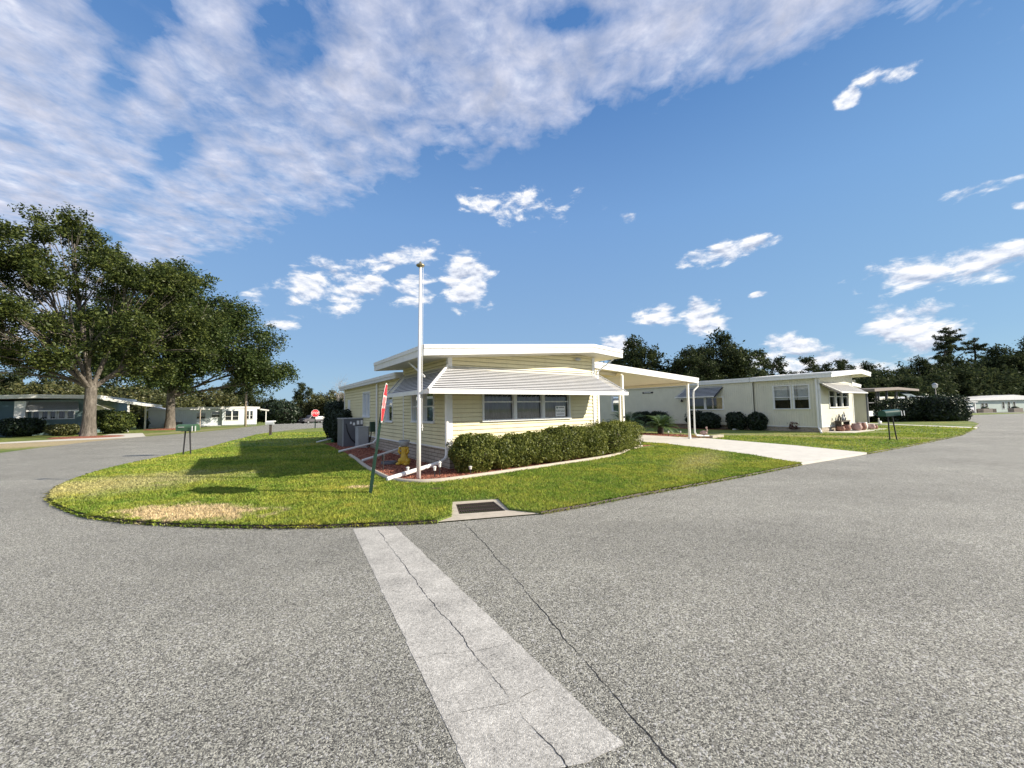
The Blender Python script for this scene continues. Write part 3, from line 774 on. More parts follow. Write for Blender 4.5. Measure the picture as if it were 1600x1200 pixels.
downspout(home, [(-.09, .06, 2.66), (-.09, -.05, 2.0), (-.09, -.06, .58), (-.11, -.09, .42), (-.18, -.14, .34), (-.42, -.3, .29), (-1.78, -.62, .10)], r=.048)
downspout(home, [(-.07, 6.4, 2.65), (-.07, 6.4, .5), (-.2, 6.4, .34), (-1.5, 6.1, .13)])
downspout(home, [(-.06, 3.5, .45), (-.2, 3.4, .33), (-1.45, 2.9, .12)])
downspout(home, [(-.1, 12.6, .6), (-.3, 12.4, .3), (-1.4, 12.0, .10)])
# for-sale sign in the right-hand front window
MB(Tfront()).box(3.66, 4.06, -.038, -.030, 1.33, 1.65).build('window_sign', M['sign_white'], fw_)

def textobj(body, size, m, parent, loc, rot, ext=.003, sx=1.0, name='lettering'):
    cu = bpy.data.curves.new('t', 'FONT'); cu.body = body; cu.size = size; cu.extrude = ext; cu.align_x = 'CENTER'; cu.align_y = 'CENTER'
    to = bpy.data.objects.new('t', cu); COL.objects.link(to)
    bpy.context.view_layer.update()
    me = bpy.data.meshes.new_from_object(to.evaluated_get(bpy.context.evaluated_depsgraph_get()))
    bpy.data.objects.remove(to)
    me.materials.clear(); me.materials.append(m)
    o = bpy.data.objects.new(name, me); COL.objects.link(o); o.parent = parent
    o.location = loc; o.rotation_euler = rot; o.scale = (sx, 1, 1)
    return o
textobj('FOR SALE', .085, M['mail_dark'], fw_, (3.86, .029, 1.49), (R(90), 0, 0), .001)
for q in ((3.78, 4.02, 1.585, 1.61), (3.71, 4.02, 1.385, 1.405)):
    MB(Tfront()).box(q[0], q[1], -.0295, -.0285, q[2], q[3]).build('sign_print', M['grey_metal'], fw_)
MB(lambda x, y, z: (x, .029 - z, y)).lathe([(.03, 0), (.03, .002)], 3.725, 1.598, 0, 16).build('sign_emblem', M['mail_dark'], fw_)

# ---- neighbouring home of the same pattern
C2 = W2(21.2, -1.32)
nb = thing('house', 'cream ribbed-panel mobile home with grey downspouts beyond the driveway', 'house', C2, TH)
s2 = MB()
O = 1.32
nh = [(.50, 1.22, 1.34, 2.62), (1.38, 2.22, 1.34, 2.62), (5.15, 7.50, 1.34, 2.10), (13.2, 14.3, 1.25, 2.4)]
wall(s2, Tleft(), 0, 3.3, .33, [(0, 3.0), (3.3, 3.0)], nh[:2])
wall(s2, Tleft(-.12), 3.3, 20, .33, [(3.3, 3.0), (20, 3.0)], nh[2:])
s2.add([(0, 3.3, .33), (.12, 3.3, .33), (.12, 3.3, 3.0), (0, 3.3, 3.0)], [(0, 1, 2, 3)])
wall(s2, Tfront(), 0, 5.3, .33, [(0, 2.99), (4.74, 3.31), (5.3, 3.27)], [(1.32, 4.42, 1.39, 2.28)])
wall(s2, Tright(5.3), 0, 20, .33, [(0, 3.0), (20, 3.0)], ())
s2.build('siding', M['cream_panel'], nb)
boxed_skirt(nb, [(.03, 5.27, .03, 3.2), (.15, 5.27, 3.2, 20)], .33)
t2 = MB(); t2.box(-.02, .07, -.02, 0, .3, 3.0); t2.box(-.02, 0, 0, .07, .3, 3.0); t2.box(5.22, 5.32, -.02, 0, .3, 3.2)
t2.box(.09, .12, 3.3, 20, .3, .36); t2.box(-.02, 0, .07, 3.3, .30, .345); t2.box(.07, 5.22, -.02, 0, .3, .345)
t2.build('corner_trim', M['white_trim'], nb)
window(nb, Tleft(), .50, 1.22, 1.34, 2.62, 1, .5, 'halfblind', .05)
window(nb, Tleft(), 1.38, 2.22, 1.34, 2.62, 1, .5, 'halfblind', .05)
window(nb, Tleft(-.12), 5.15, 7.50, 1.34, 2.10, 2, .985, None)
window(nb, Tleft(-.12), 13.2, 14.3, 1.25, 2.4, 1, .5, 'halfblind')
window(nb, Tfront(), 1.32, 4.42, 1.39, 2.28, 3, .66, None)
roofprism(nb, [(-.22, 3.22), (4.74, 3.59), (6.6, 3.47)], .25, -.62, 3.4)
roofprism(nb, [(-.22, 3.215), (2.6, 3.33), (5.5, 3.2)], .25, 3.42, 20.3, m=M['white_trim'])
roofprism(nb, [(5.5, 3.13), (9.5, 2.83)], .2, .6, 14, name='carport_roof')
MB().box(5.52, 5.62, -.1, .6, 2.9, 3.02).build('roof_strut', M['white'], nb)
awning(nb, Tfront(), -.1, 4.8, 2.78, 2.2, .75, -.7, .3, n=12, val=.05)
MB(Tfront()).tube([(-.1, 0, 2.76), (.6, .75, 2.2)], .02, 6).build('roof_strut', M['white'], nb)
awning(nb, Tleft(-.12), 5.05, 7.65, 2.85, 2.17, .55, -.35, .55, n=8, val=.05, mt=M['grey_light'])
MB().tube([(-.02, 1.0 - .8, 2.93), (-.02, -.02 + .05, 2.3)], .03, 6).build('roof_strut', M['white_trim'], nb)
downspout(nb, [(-.07, .12, 2.95), (-.07, .12, .3), (-.2, .0, .14), (-.75, -.2, .07)], r=.05)
downspout(nb, [(.05, 3.95, 2.98), (.05, 3.95, .3), (-.1, 4.0, .14), (-.7, 4.3, .08)], r=.05)
downspout(nb, [(.06, 9.6, 2.98), (.06, 9.6, .2), (-.3, 9.7, .07)], r=.035)
for (a, b) in ((8.55, 1.0), (8.9, 6), (8.9, 12)):
    MB().box(a - .05, a + .05, b - .05, b + .05, .04, 2.78).build('carport_post', M['white'], nb)
MB(Tleft(-.12)).box(10.3, 11.25, 0, .03, 2.56, 2.68).build('name_board', M['black_metal'], nb)
MB(Tleft(-.12)).box(10.5, 11.1, .03, .034, 2.60, 2.64).build('name_board_print', M['white'], nb)
MB(Tleft(-.12)).lathe([(.03, 0), (.09, .03), (.05, .16), (.02, .2)], 7.95, .08, 1.85, 10).build('wall_lamp', M['black_metal'], nb)

# ------------------------------------------------------------------ planting beds
def bed(name, pts, label, z=.06, n=2500, size=.022):
    o = sheet(name, [tuple(W2(a, b)[:2]) for a, b in pts], z, M['mulch'], .06)
    tag(o, kind='structure')
    from mathutils.geometry import tessellate_polygon
    P = [W2(a, b, 0) for a, b in pts]
    tr = tessellate_polygon([P]); ar = []
    for q in tr:
        ar.append(((P[q[1]] - P[q[0]]).cross(P[q[2]] - P[q[0]])).length)
    ar = np.array(ar) / sum(ar); idx = RNG.choice(len(tr), n, p=ar)
    u1 = RNG.random(n); u2 = RNG.random(n); fl = u1 + u2 > 1; u1[fl] = 1 - u1[fl]; u2[fl] = 1 - u2[fl]
    T_ = np.array([[list(P[i]) for i in q] for q in tr])[idx]
    X_ = T_[:, 0] + (T_[:, 1] - T_[:, 0]) * u1[:, None] + (T_[:, 2] - T_[:, 0]) * u2[:, None]
    X_[:, 2] = z + RNG.random(n) * .025
    V, F = leaves(X_, size, .55, .4)
    c = npmesh(name + '_chips', V, F, M['mulch']); tag(c, kind='stuff', label=label, cat='mulch')
    return o
edge_pts = [(-1.30, 5.2), (-1.43, 3.44), (-1.55, 2.4), (-1.62, 1.4), (-1.66, .4), (-1.66, -.35), (-1.58, -.8), (-1.36, -1.15), (-1.05, -1.34), (-.6, -1.40), (0, -1.36), (1.07, -1.30), (2.38, -1.19), (3.94, -1.07), (5.0, -.92), (5.9, -.62), (6.7, -.18), (7.5, .18), (8.3, .42)]
bed('mulch_bed', edge_pts + [(9.0, .5), (8.0, .95), (5.4, .98), (5.35, .05), (.05, .05), (.05, 11.4), (-1.1, 11.4), (-1.2, 8)], 'red bark mulch filling the bed round the yellow house', n=9000)
def curb(pts, label, r=.06):
    mb = MB(lambda x, y, z: tuple(W2(x, y, z)))
    # smooth the outline
    P = pts
    for _ in range(2):
        Q = [P[0]]
        for a, b in zip(P[:-1], P[1:]):
            Q += [(a[0] * .75 + b[0] * .25, a[1] * .75 + b[1] * .25), (a[0] * .25 + b[0] * .75, a[1] * .25 + b[1] * .75)]
        P = Q + [P[-1]]
    mb.tube([(a, b, .06) for a, b in P], r, 8)
    return tag(mb.build('garden_edging', M['concrete_tan'], None, True), label, 'edging')
curb(edge_pts, 'curved concrete edging between the lawn and the red mulch of the yellow house')
bed('mulch_bed', [(13.6, .6), (14.6, .55), (15.0, 3), (14.6, 8), (13.4, 8), (13.4, 1.5)], 'red bark mulch under the sago palms beside the driveway', n=1800)
bed('mulch_bed', [(20.3, 4.2), (21.15, 3.2), (21.3, 12), (20.3, 12)], 'red bark mulch along the neighbouring cream house wall', n=600)
# landscape blocks at the driveway post
MB(lambda x, y, z: tuple(W2(x, y, z))).box(13.75, 14.75, .58, .74, .04, .17).build('garden_block', M['concrete_tan'], tag(thing('garden_border', 'low concrete block border at the foot of the carport post', 'border')))

# ------------------------------------------------------------------ storm drain
dr = thing('storm_drain', 'storm drain with rusty iron grate set in a pale concrete apron', 'drain', (0, 0, 0))
G = [(-.97, 6.64), (-.35, 6.80), (-.13, 6.17), (-.83, 6.02)]
ap = MB()
outp = [(-1.08, 5.62), (.4, 5.98), (-.08, 6.2), (-.28, 6.96), (-1.05, 6.80), (-.92, 5.87)]
ov = [(x, y, .022) for x, y in outp]; iv_ = [(x, y, .022) for x, y in G]; iv2 = [(x, y, -.2) for x, y in G]
ap.add(ov + iv_ + iv2, [(0, 1, 2, 8, 9), (2, 3, 7, 8), (3, 4, 6, 7), (4, 5, 9, 6), (5, 0, 9), (6, 7, 11, 10), (7, 8, 12, 11), (8, 9, 13, 12), (9, 6, 10, 13)])
ap.build('apron', M['concrete_tan'], dr)
MB().add([(x, y, -.015) for x, y in G], [(0, 1, 2, 3)]).build('pit', M['pit'], dr)
gr = MB()
def gp(u, v):
    a = Vector((*G[3], 0)).lerp(Vector((*G[2], 0)), u); b = Vector((*G[0], 0)).lerp(Vector((*G[1], 0)), u)
    return a.lerp(b, v)
for i in range(19):
    u = (i + .5) / 19
    p, q = gp(u, .02), gp(u, .98); dx = (q - p).normalized().cross(Vector((0, 0, 1))) * .007
    gr.add([(p - dx) + Vector((0, 0, .012)), (p + dx) + Vector((0, 0, .012)), (q + dx) + Vector((0, 0, .012)), (q - dx) + Vector((0, 0, .012)), p - dx, p + dx, q + dx, q - dx], [(0, 1, 2, 3), (0, 4, 5, 1), (2, 6, 7, 3), (0, 3, 7, 4), (1, 5, 6, 2)])
for v in (.015, .34, .66, .985):
    p, q = gp(0, v), gp(1, v); dy = (q - p).normalized().cross(Vector((0, 0, 1))) * .012
    gr.add([(p - dy) + Vector((0, 0, .016)), (p + dy) + Vector((0, 0, .016)), (q + dy) + Vector((0, 0, .016)), (q - dy) + Vector((0, 0, .016)), p - dy, p + dy, q + dy, q - dy], [(0, 1, 2, 3), (0, 4, 5, 1), (2, 6, 7, 3), (0, 3, 7, 4), (1, 5, 6, 2)])
for u in (.01, .99):
    p, q = gp(u, 0), gp(u, 1); dx = (q - p).normalized().cross(Vector((0, 0, 1))) * .014
    gr.add([(p - dx) + Vector((0, 0, .014)), (p + dx) + Vector((0, 0, .014)), (q + dx) + Vector((0, 0, .014)), (q - dx) + Vector((0, 0, .014))], [(0, 1, 2, 3)])
gr.build('grate', M['rust'], dr)

# ------------------------------------------------------------------ flagpole
fp = thing('flagpole', 'tall slim white flagpole with a bronze cap at the mulch corner', 'flagpole', (-2.13, 8.9, .05))
MB().tube([(0, 0, -.1), (.01, 0, 1.55), (.05, 0, 4.86)], [.048, .045, .030], 14).build('pole', M['white'], fp, True)
MB().lathe([(.02, 0), (.085, .03), (.10, .055), (.085, .075), (.035, .095), (.02, .14)], .05, 0, 4.84, 20).build('cap', M['bronze'], fp, True)
MB().tube([(.11, .0, 4.84), (.095, 0, 3.0), (.075, .0, 1.2)], .006, 6).build('halyard', M['white_trim'], fp)
c_ = MB(); c_.box(.03, .10, -.015, .015, 1.14, 1.165); c_.tube([(.085, 0, 1.08), (.085, 0, 1.22)], .01, 6); c_.build('cleat', M['white'], fp)

# ------------------------------------------------------------------ stop sign (leaning, almost edge-on)
def octa(r):
    return [(r * math.cos(PI / 8 + i * PI / 4) / math.cos(PI / 8), r * math.sin(PI / 8 + i * PI / 4) / math.cos(PI / 8)) for i in range(8)]
def stop_sign(loc, rz, lean, label, H=1.74, r=.375, plate=False, postm=None):
    st = thing('stop_sign', label, 'stop sign', loc, rz)
    st.rotation_euler = (lean[0], lean[1], rz)
    # face towards local +X
    T = lambda y, z, x: (x, y, z + H)
    pm = postm or M['green_post']
    p = MB(); p.box(-.03, -.022, -.04, .04, -.1, H + r * .6); p.box(-.022, .012, -.04, -.03, -.1, H + r * .6); p.box(-.022, .012, .03, .04, -.1, H + r * .6)
    p.box(-.045, -.031, -.045, .045, -.1, .75)
    p.build('post', pm, st)
    f = MB(); f.prism(octa(r), lambda y, z: T(y, z, .014), lambda y, z: T(y, z, .0175)); fo = f.build('face', M['sign_white'], st)
    f = MB(); f.prism(octa(r * .945), lambda y, z: T(y, z, .0178), lambda y, z: T(y, z, .0186)); f.build('red_field', M['sign_red'], fo)
    textobj('STOP', r * .98, M['sign_white'], fo, (.0194, 0, H), (R(90), 0, R(90)), .0006, .84)
    if plate:
        q = MB(); q.box(.012, .018, -.30, .30, H - r - .26, H - r - .04); q.build('street_plate', M['sign_white'], st)
    return st
nrm = math.atan2(.23, .97)
stop_sign((-2.68, 7.47, .02), nrm, (0, R(7.0), 0), 'leaning red stop sign on a green post, seen almost edge-on in the front lawn')
st2 = stop_sign((-18.3, 36.44, .02), R(-62), (0, 0, 0), 'far red stop sign with a pale plate below it across the shaded lawn', H=1.42, r=.33, plate=False)
q = MB().box(.012, .03, .02, .68, .86, 1.06).build('plate', M['sign_white'], st2)

# ------------------------------------------------------------------ mailboxes
def mailbox(loc, rz, label, m, h=.86, L=.62, w=.2, hh=.28, gap=.13, flags=True, white=True, splay=.05):
    mbx = thing('mailbox', label, 'mailbox', loc, rz, 'mailboxes on black posts along the lawns')
    body = MB(); prof = [(-w, 0), (w, 0), (w, hh * .5)] + [(w * math.cos(a), hh * .5 + hh * .5 * math.sin(a)) for a in [PI * i / 10 for i in range(1, 10)]] + [(-w, hh * .5)]
    body.prism(prof, lambda y, z: (-L / 2, y, z + h), lambda y, z: (L / 2, y, z + h))
    bo = body.build('box', m, mbx)
    d = MB(); pr2 = [(y * 1.05, (z - hh / 2) * 1.05 + hh / 2) for y, z in prof]
    d.prism(pr2, lambda y, z: (L / 2 - .015, y, z + h), lambda y, z: (L / 2 + .012, y, z + h)); d.build('door', m, mbx)
    if white:
        for k in (0, .11):
            d = MB(); d.prism([(-w * .9, 0), (-w * .82, 0), (-w * .82, hh * .8), (-w * .9, hh * .8)], lambda y, z: (L / 2 - .05 + k, y - .06, z + h - .02), lambda y, z: (L / 2 - .02 + k, y - .06, z + h - .02)); d.build('number_tag', M['white'], mbx)
    if flags:
        MB().box(-.22, -.02, -w - .02, -w - .008, h + hh * .55, h + hh * .62).build('flag', M['white'], mbx)
    for s in (-1, 1):
        MB().tube([(s * (gap / 2 + splay * .5), 0, -.1), (s * gap / 2 * .7, 0, h)], .024, 8).build('post', M['black_metal'], mbx)
    MB().box(-.16, .16, -w * .7, w * .7, h - .02, h).build('bracket', M['black_metal'], mbx)
    return mbx
mailbox((-12.43, 15.05, .045), R(8), 'green mailbox on two black posts at the left lawn edge', M['mail_green'], h=.90, L=.62, w=.17, hh=.25, gap=.22)
mm = mailbox((15.66, 16.25, .045), R(2), 'dark green mailbox on two leaning black posts in the right-hand lawn', M['mail_dark'], h=1.0, L=.66, w=.17, hh=.25, gap=.26, flags=False)
mm.rotation_euler = (0, R(-4), R(2))
mailbox((39.4, 36.2, .045), R(10), 'distant dark mailbox beside the black lamp post at the street bend', M['mail_dark'], h=.85, L=.8, gap=.02, flags=False, white=False, splay=0)
mx_ = thing('mailbox', 'small white-topped box on a single brown post by the far left street', 'mailbox', (-16.4, 26.65, .045), R(20))
MB().box(-.07, .07, -.07, .07, 0, .72).build('post', M['dark_bark'], mx_)
b_ = MB(); b_.prism([(-.12, 0), (.12, 0), (.12, .12), (.07, .19), (-.07, .19), (-.12, .12)], lambda y, z: (-.3, y, z + .72), lambda y, z: (.2, y, z + .72)); b_.build('box', M['grey_light'], mx_)
MB().tube([(-.28, 0, .92), (.3, 0, .93)], .05, 8).build('newspaper_tube', M['white'], mx_)

# ------------------------------------------------------------------ garden ornaments
yo = thing('garden_statue', 'yellow garden figure holding a pale bowl on its head, in the mulch', 'statue', tuple(W2(-.62, 1.62, .05)), R(-20))
b_ = MB()
b_.lathe([(.05, 0), (.11, .05), (.12, .16), (.10, .28), (.085, .36), (.09, .40), (.10, .45), (.09, .50), (.05, .53)], 0, 0, 0, 16, 1, .8)
for s in (-1, 1):
    b_.ell((s * .13, -.08, .045), (.075, .10, .045)); b_.ell((s * .12, .0, .12), (.07, .09, .08))
    b_.tube([(s * .09, -.02, .32), (s * .16, -.04, .38), (s * .13, -.02, .47)], [.04, .035, .03], 8)
    b_.ell((s * .13, -.03, .48), (.04, .04, .035))
b_.build('figure', M['orn_yellow'], yo, True)
MB().lathe([(.08, .52), (.13, .56), (.155, .68), (.145, .70), (.12, .60), (.03, .56)], 0, 0, 0, 20).build('bowl', M['grey_light'], yo, True)
fo_ = thing('garden_statue', 'green frog figure with white eyes by the air conditioner', 'statue', (-8.95, 19.9, .05), R(-70))
b_ = MB(); b_.ell((0, 0, .16), (.17, .15, .17)); b_.ell((.05, 0, .33), (.11, .11, .09))
for s in (-1, 1): b_.ell((.02, s * .15, .06), (.14, .06, .06)); b_.tube([(.12, s * .08, .02), (.1, s * .09, .2)], .03, 8)
b_.build('body', M['orn_green'], fo_, True)
for s in (-1, 1): MB().ell((.06, s * .08, .44), (.05, .05, .05)).build('eye', M['white'], fo_, True)
def goose(loc, rz, label, sc=1.0, m=None):
    g_ = thing('goose_figure', label, 'ornament', loc, rz, 'three white goose ornaments'); g_.scale = (sc,) * 3
    b_ = MB(); b_.ell((0, 0, .14), (.17, .10, .13)); b_.tube([(.09, 0, .18), (.12, 0, .34), (.11, 0, .44)], [.07, .035, .03], 10); b_.ell((.125, 0, .455), (.055, .04, .04)); b_.tube([(-.12, 0, .17), (-.24, 0, .22)], [.07, .02], 8)
    b_.build('body', m or M['white'], g_, True)
    MB().tube([(.165, 0, .455), (.23, 0, .44)], [.022, .008], 6).build('beak', M['orn_yellow'], g_)
    return g_
goose((15.22, 23.5, .045), R(60), 'white goose ornament at the cream wall, left of three')
goose((15.55, 23.4, .045), R(75), 'white goose ornament at the cream wall, middle of three', .95)
goose((15.83, 23.2, .045), R(100), 'white goose ornament at the cream wall, right of three', 1.15)
g4 = goose((26.3, 28.2, .045), R(200), 'small pale bird ornament beside the carport post of the cream house', .9, M['white_trim']); del g4['group']
fl = thing('garden_statue', 'pink flamingo-like figure at the foot of the white carport post', 'statue', (9.05, 18.7, .05), R(-40))
b_ = MB(); b_.ell((0, 0, .24), (.17, .10, .11)); b_.tube([(.1, 0, .27), (.17, 0, .38), (.12, 0, .48)], [.05, .03, .025], 8); b_.ell((.13, 0, .5), (.05, .04, .04)); b_.build('body', M['pink'], fl, True)
MB().tube([(0, .03, 0), (0, .03, .16)], .02, 6).build('leg', M['grey_metal'], fl); MB().tube([(.02, -.03, 0), (.02, -.03, .16)], .02, 6).build('leg', M['grey_metal'], fl)
# pots by the neighbour's corner
P0 = C2
potspec = [(1.6, -.35, .20, .26, 'terracotta', 'round terracotta pot nearest the cream house corner'), (2.1, -.45, .22, .34, 'terracotta', 'tall terracotta pot under the cream house window'),
           (2.7, -.75, .25, .40, 'pink', 'bulbous pink pot in the row by the cream house'), (3.35, -.8, .25, .42, 'terracotta', 'bulbous red clay pot right of the pink one'),
           (4.05, -.7, .22, .42, 'white', 'white rounded pot in the row by the cream house'), (4.5, -.95, .2, .3, 'pink', 'low pink pot right of the white pot'),
           (5.0, -1.0, .14, .24, 'terracotta', 'smallest clay pot at the right end of the row')]
for (a, b, r_, h_, m_, lab) in potspec:
    w = C2 + U * a + V_ * b
    p = thing('flower_pot', lab, 'pot', (w.x, w.y, .05), 0, 'pots beside the cream house')
    MB().lathe([(r_ * .6, 0), (r_ * .95, h_ * .3), (r_, h_ * .55), (r_ * .8, h_ * .85), (r_ * .85, h_), (r_ * .7, h_), (r_ * .65, h_ * .8)], 0, 0, 0, 16).build('pot', M[m_], p, True)
    MB().lathe([(.01, 0), (r_ * .66, 0)], 0, 0, h_ * .82, 12).build('soil', M['dark_bark'], p)
tb = thing('garden_bench', 'low brown planter bench with small ornaments under the cream house window', 'bench', tuple(C2 + U * 2.3 + V_ * -.25 + Vector((0, 0, .05))), TH)
MB().box(-.75, .75, -.16, .16, .50, .56).build('seat', M['dark_bark'], tb)
for s in (-.65, .65): MB().box(s - .04, s + .04, -.14, .14, 0, .50).build('leg', M['dark_bark'], tb)
for (a, h_, m_, lab, nm) in ((-.45, .42, 'black_metal', 'arched dark ornament on the planter bench', 'arch'), (.1, .38, 'grey_light', 'left grey rabbit-like ornament on the planter bench', 'a'), (.35, .5, 'grey_metal', 'right taller grey ornament on the planter bench', 'b')):
    w = C2 + U * (2.3 + a) + V_ * -.25
    q = thing('bench_ornament', lab, 'ornament', (w.x, w.y, .61), TH)
    mb = MB()
    if nm == 'arch': mb.tube([(-.15, 0, 0), (-.13, 0, .2), (0, 0, .36), (.13, 0, .2), (.15, 0, 0)], .03, 8)
    else: mb.ell((0, 0, .12), (.11, .09, .13)); mb.ell((0, 0, .28), (.06, .06, .07)); mb.tube([(.02, 0, .3), (.03, 0, h_)], [.03, .012], 6); mb.tube([(-.03, 0, .3), (-.04, 0, h_)], [.03, .012], 6)
    mb.build('figure', M[m_], q, True)
tag(sheet('slab', [tuple((C2 + U * a + V_ * b)[:2]) for a, b in ((.3, -.1), (.6, -1.15), (5.8, -1.5), (6.6, -.3), (5.4, .5))], .055, M['concrete'], .02), kind='structure')

# path lights
def path_light(x, y, label, h=.22, dark=False, z=.05):
    p = thing('path_light', label, 'path light', (x, y, z), 0, 'small garden lights in the mulch')
    MB().tube([(0, 0, 0), (0, 0, h * .7)], .012, 6).build('stake', M['black_metal'], p)
    MB().lathe([(.03, h * .62), (.035, h * .9), (.05, h * .92), (.02, h)], 0, 0, 0, 12).build('lamp_head', M['black_metal'] if dark else M['lamp_glass'], p)
path_light(-2.48, 9.3, 'short white garden light just left of the flagpole')
path_light(-1.80, 9.05, 'white garden light right of the flagpole, lower of the pair', .26)
path_light(-1.72, 9.25, 'white round garden light behind its neighbour right of the flagpole', .34)
path_light(-1.02, 9.4, 'white garden light in front of the first hedge bush', .2)
path_light(-3.35, 10.2, 'dark garden light left of the yellow figure', .42, True)
path_light(2.75, 12.15, 'white garden light in front of the tall middle hedge', .18)
path_light(4.75, 14.75, 'white garden light at the right end of the hedge', .22)
path_light(7.9, 20.0, 'white garden light under the right sago palm', .28)
path_light(8.55, 20.1, 'white garden light between sago palm and carport post', .26)

# ------------------------------------------------------------------ air conditioner and meter box
ac = thing('air_conditioner', 'large grey packaged air conditioner beside the side wall', 'air conditioner', tuple(W2(-.42, 9.2, .05)), TH)
MB().box(-.42, .42, -.45, .75, .0, 1.2).build('cabinet', M['grey_metal'], ac, bev=.015)
MB().box(-.44, .44, -.47, .77, 1.2, 1.235).build('top_cover', M['grey_light'], ac)
for x in (-.44, .40): MB().box(x, x + .04, -.465, -.452, 0, 1.2).build('corner_post', M['grey_light'], ac)
for (x, z, w, h) in ((-.14, .98, .07, .1), (-.02, .92, .09, .12), (.14, .95, .11, .17), (.30, .96, .09, .18)):
    MB().box(x, x + w, -.456, -.4505, z, z + h).build('service_label', M['sign_white'], ac)
MB().tube([(-.30, -.46, 1.0), (-.25, -.47, .7), (-.1, -.47, .35), (.12, -.47, .12)], .02, 8).build('hose', M['black_metal'], ac, True)
mb_ = thing('utility_box', 'pale grey utility cabinet between the air conditioner and the downspout', 'cabinet', tuple(W2(-.30, 7.9, .05)), TH)
MB().box(-.16, .26, -.2, .3, 0, .86).build('cabinet', M['grey_light'], mb_, bev=.01)
MB().box(-.18, .28, -.22, .32, .86, .885).build('lid', M['grey_light'], mb_)
em = thing('electric_meter', 'small dark meter box with a bent conduit on the side wall', 'meter', tuple(W2(-.08, 6.9, 0)), TH)
MB().box(-.1, .06, -.1, .12, .75, 1.15).build('box', M['green_post'], em)
MB().tube([(-.06, 0, .75), (-.07, .1, .4), (-.1, .5, .12)], .02, 8).build('conduit', M['black_metal'], em)
ant = thing('hose_coil', 'dark coiled garden hose lying in the shaded mulch', 'hose', tuple(W2(-.95, 1.9, .07)))
for k in range(1): MB().tube([(.22 * math.cos(a * .5) * (1 + .03 * math.sin(a)), .16 * math.sin(a * .5), .02 + .012 * (a / 12)) for a in range(0, 64)], .014, 6).build('coil', M['grey_metal'], ant, True)

# ------------------------------------------------------------------ foliage
def blob_leaves(c, rad, n, size, shell=.35, sq=2.4, m=None):
    """points in the outer shell of a superellipsoid, lumpy"""
    d = RNG.normal(size=(n, 3)); d /= np.linalg.norm(d, axis=1)[:, None]
    k = (np.abs(d) ** sq).sum(1) ** (-1 / sq)
    ph = RNG.uniform(0, 6, 3)
    lump = 1 + .10 * np.sin(d[:, 0] * 5 + ph[0]) * np.cos(d[:, 1] * 6 + ph[1]) + .07 * np.sin(d[:, 2] * 7 + ph[2])
    r = (1 - shell * RNG.random(n) ** 1.6) * lump
    P = d * (k * r)[:, None] * np.array(rad) + np.array(c)
    N = d / np.array(rad); N /= np.linalg.norm(N, axis=1)[:, None]
    return P, N
def shrub(name, label, loc, rz, rad, n, size, m, core, cat='shrub', group=None, sq=2.4, lumps=0, z0=.0):
    s = thing(name, label, cat, loc, rz, group)
    Ps, Ns = [], []
    P, N = blob_leaves((0, 0, rad[2] + z0), rad, n, size, .30, sq); Ps.append(P); Ns.append(N)
    rg = np.random.default_rng(abs(hash(label)) % 1000 if False else int(abs(loc[0] * 37 + loc[1] * 11)) + 3)
    for i in range(lumps):
        a = rg.uniform(0, 2 * PI); q = rg.uniform(.1, 1)
        c = (math.cos(a) * rad[0] * .62, math.sin(a) * rad[1] * .62, z0 + rad[2] * (.9 + .9 * q * .9))
        P, N = blob_leaves(c, (rad[0] * .42, rad[1] * .42, rad[2] * .42), n // 7, size, .5, 2); Ps.append(P); Ns.append(N)
    # stray sprigs
    k = n // 12; P, N = blob_leaves((0, 0, rad[2] + z0), [r * 1.09 for r in rad], k, size, .12, sq)
    keep = P[:, 2] > rad[2] * .9 + z0; Ps.append(P[keep]); Ns.append(N[keep])
    P = np.concatenate(Ps); N = np.concatenate(Ns); ok = P[:, 2] > .015; P = P[ok]; N = N[ok]
    V, F = leaves(P, size, 0, .55, N)
    npmesh('foliage', V, F, m, s)
    if core:
        c = MB(); c.ell((0, 0, rad[2] + z0), tuple(r * .66 for r in rad), 14, 9); c.build('branches', M['dark_bark'], s, True)
    return s
hg = 'clipped hedge bushes under the front window'
hb = [(.40, -.62, .52, .44, .88, 'leftmost clipped hedge bush beside the mulch corner, squared and dense'), (1.10, -.66, .34, .36, .78, 'small thin hedge bush between two broader ones at the left'), (1.72, -.62, .44, .40, .82, 'third hedge bush from the flagpole, under the first window'),
      (2.52, -.60, .46, .42, .86, 'fourth hedge bush from the flagpole, under the middle window'), (3.42, -.56, .54, .46, .97, 'taller hedge bush under the for-sale window'), (4.45, -.52, .58, .48, .95, 'wide hedge bush right of the for-sale window'),
      (5.62, -.36, .64, .56, 1.03, 'largest hedge bush at the right corner of the yellow house'), (6.95, .22, .62, .50, .98, 'rightmost hedge bush in front of the carport posts')]
for (a, b, rx, ry, h, lab) in hb:
    shrub('hedge_bush', lab, tuple(W2(a, b, .05)), TH, (rx * 1.13, ry * 1.08, h / 2), 10500, .026, M['hedge_leaf'], True, 'bush', hg, 3.6, 8)
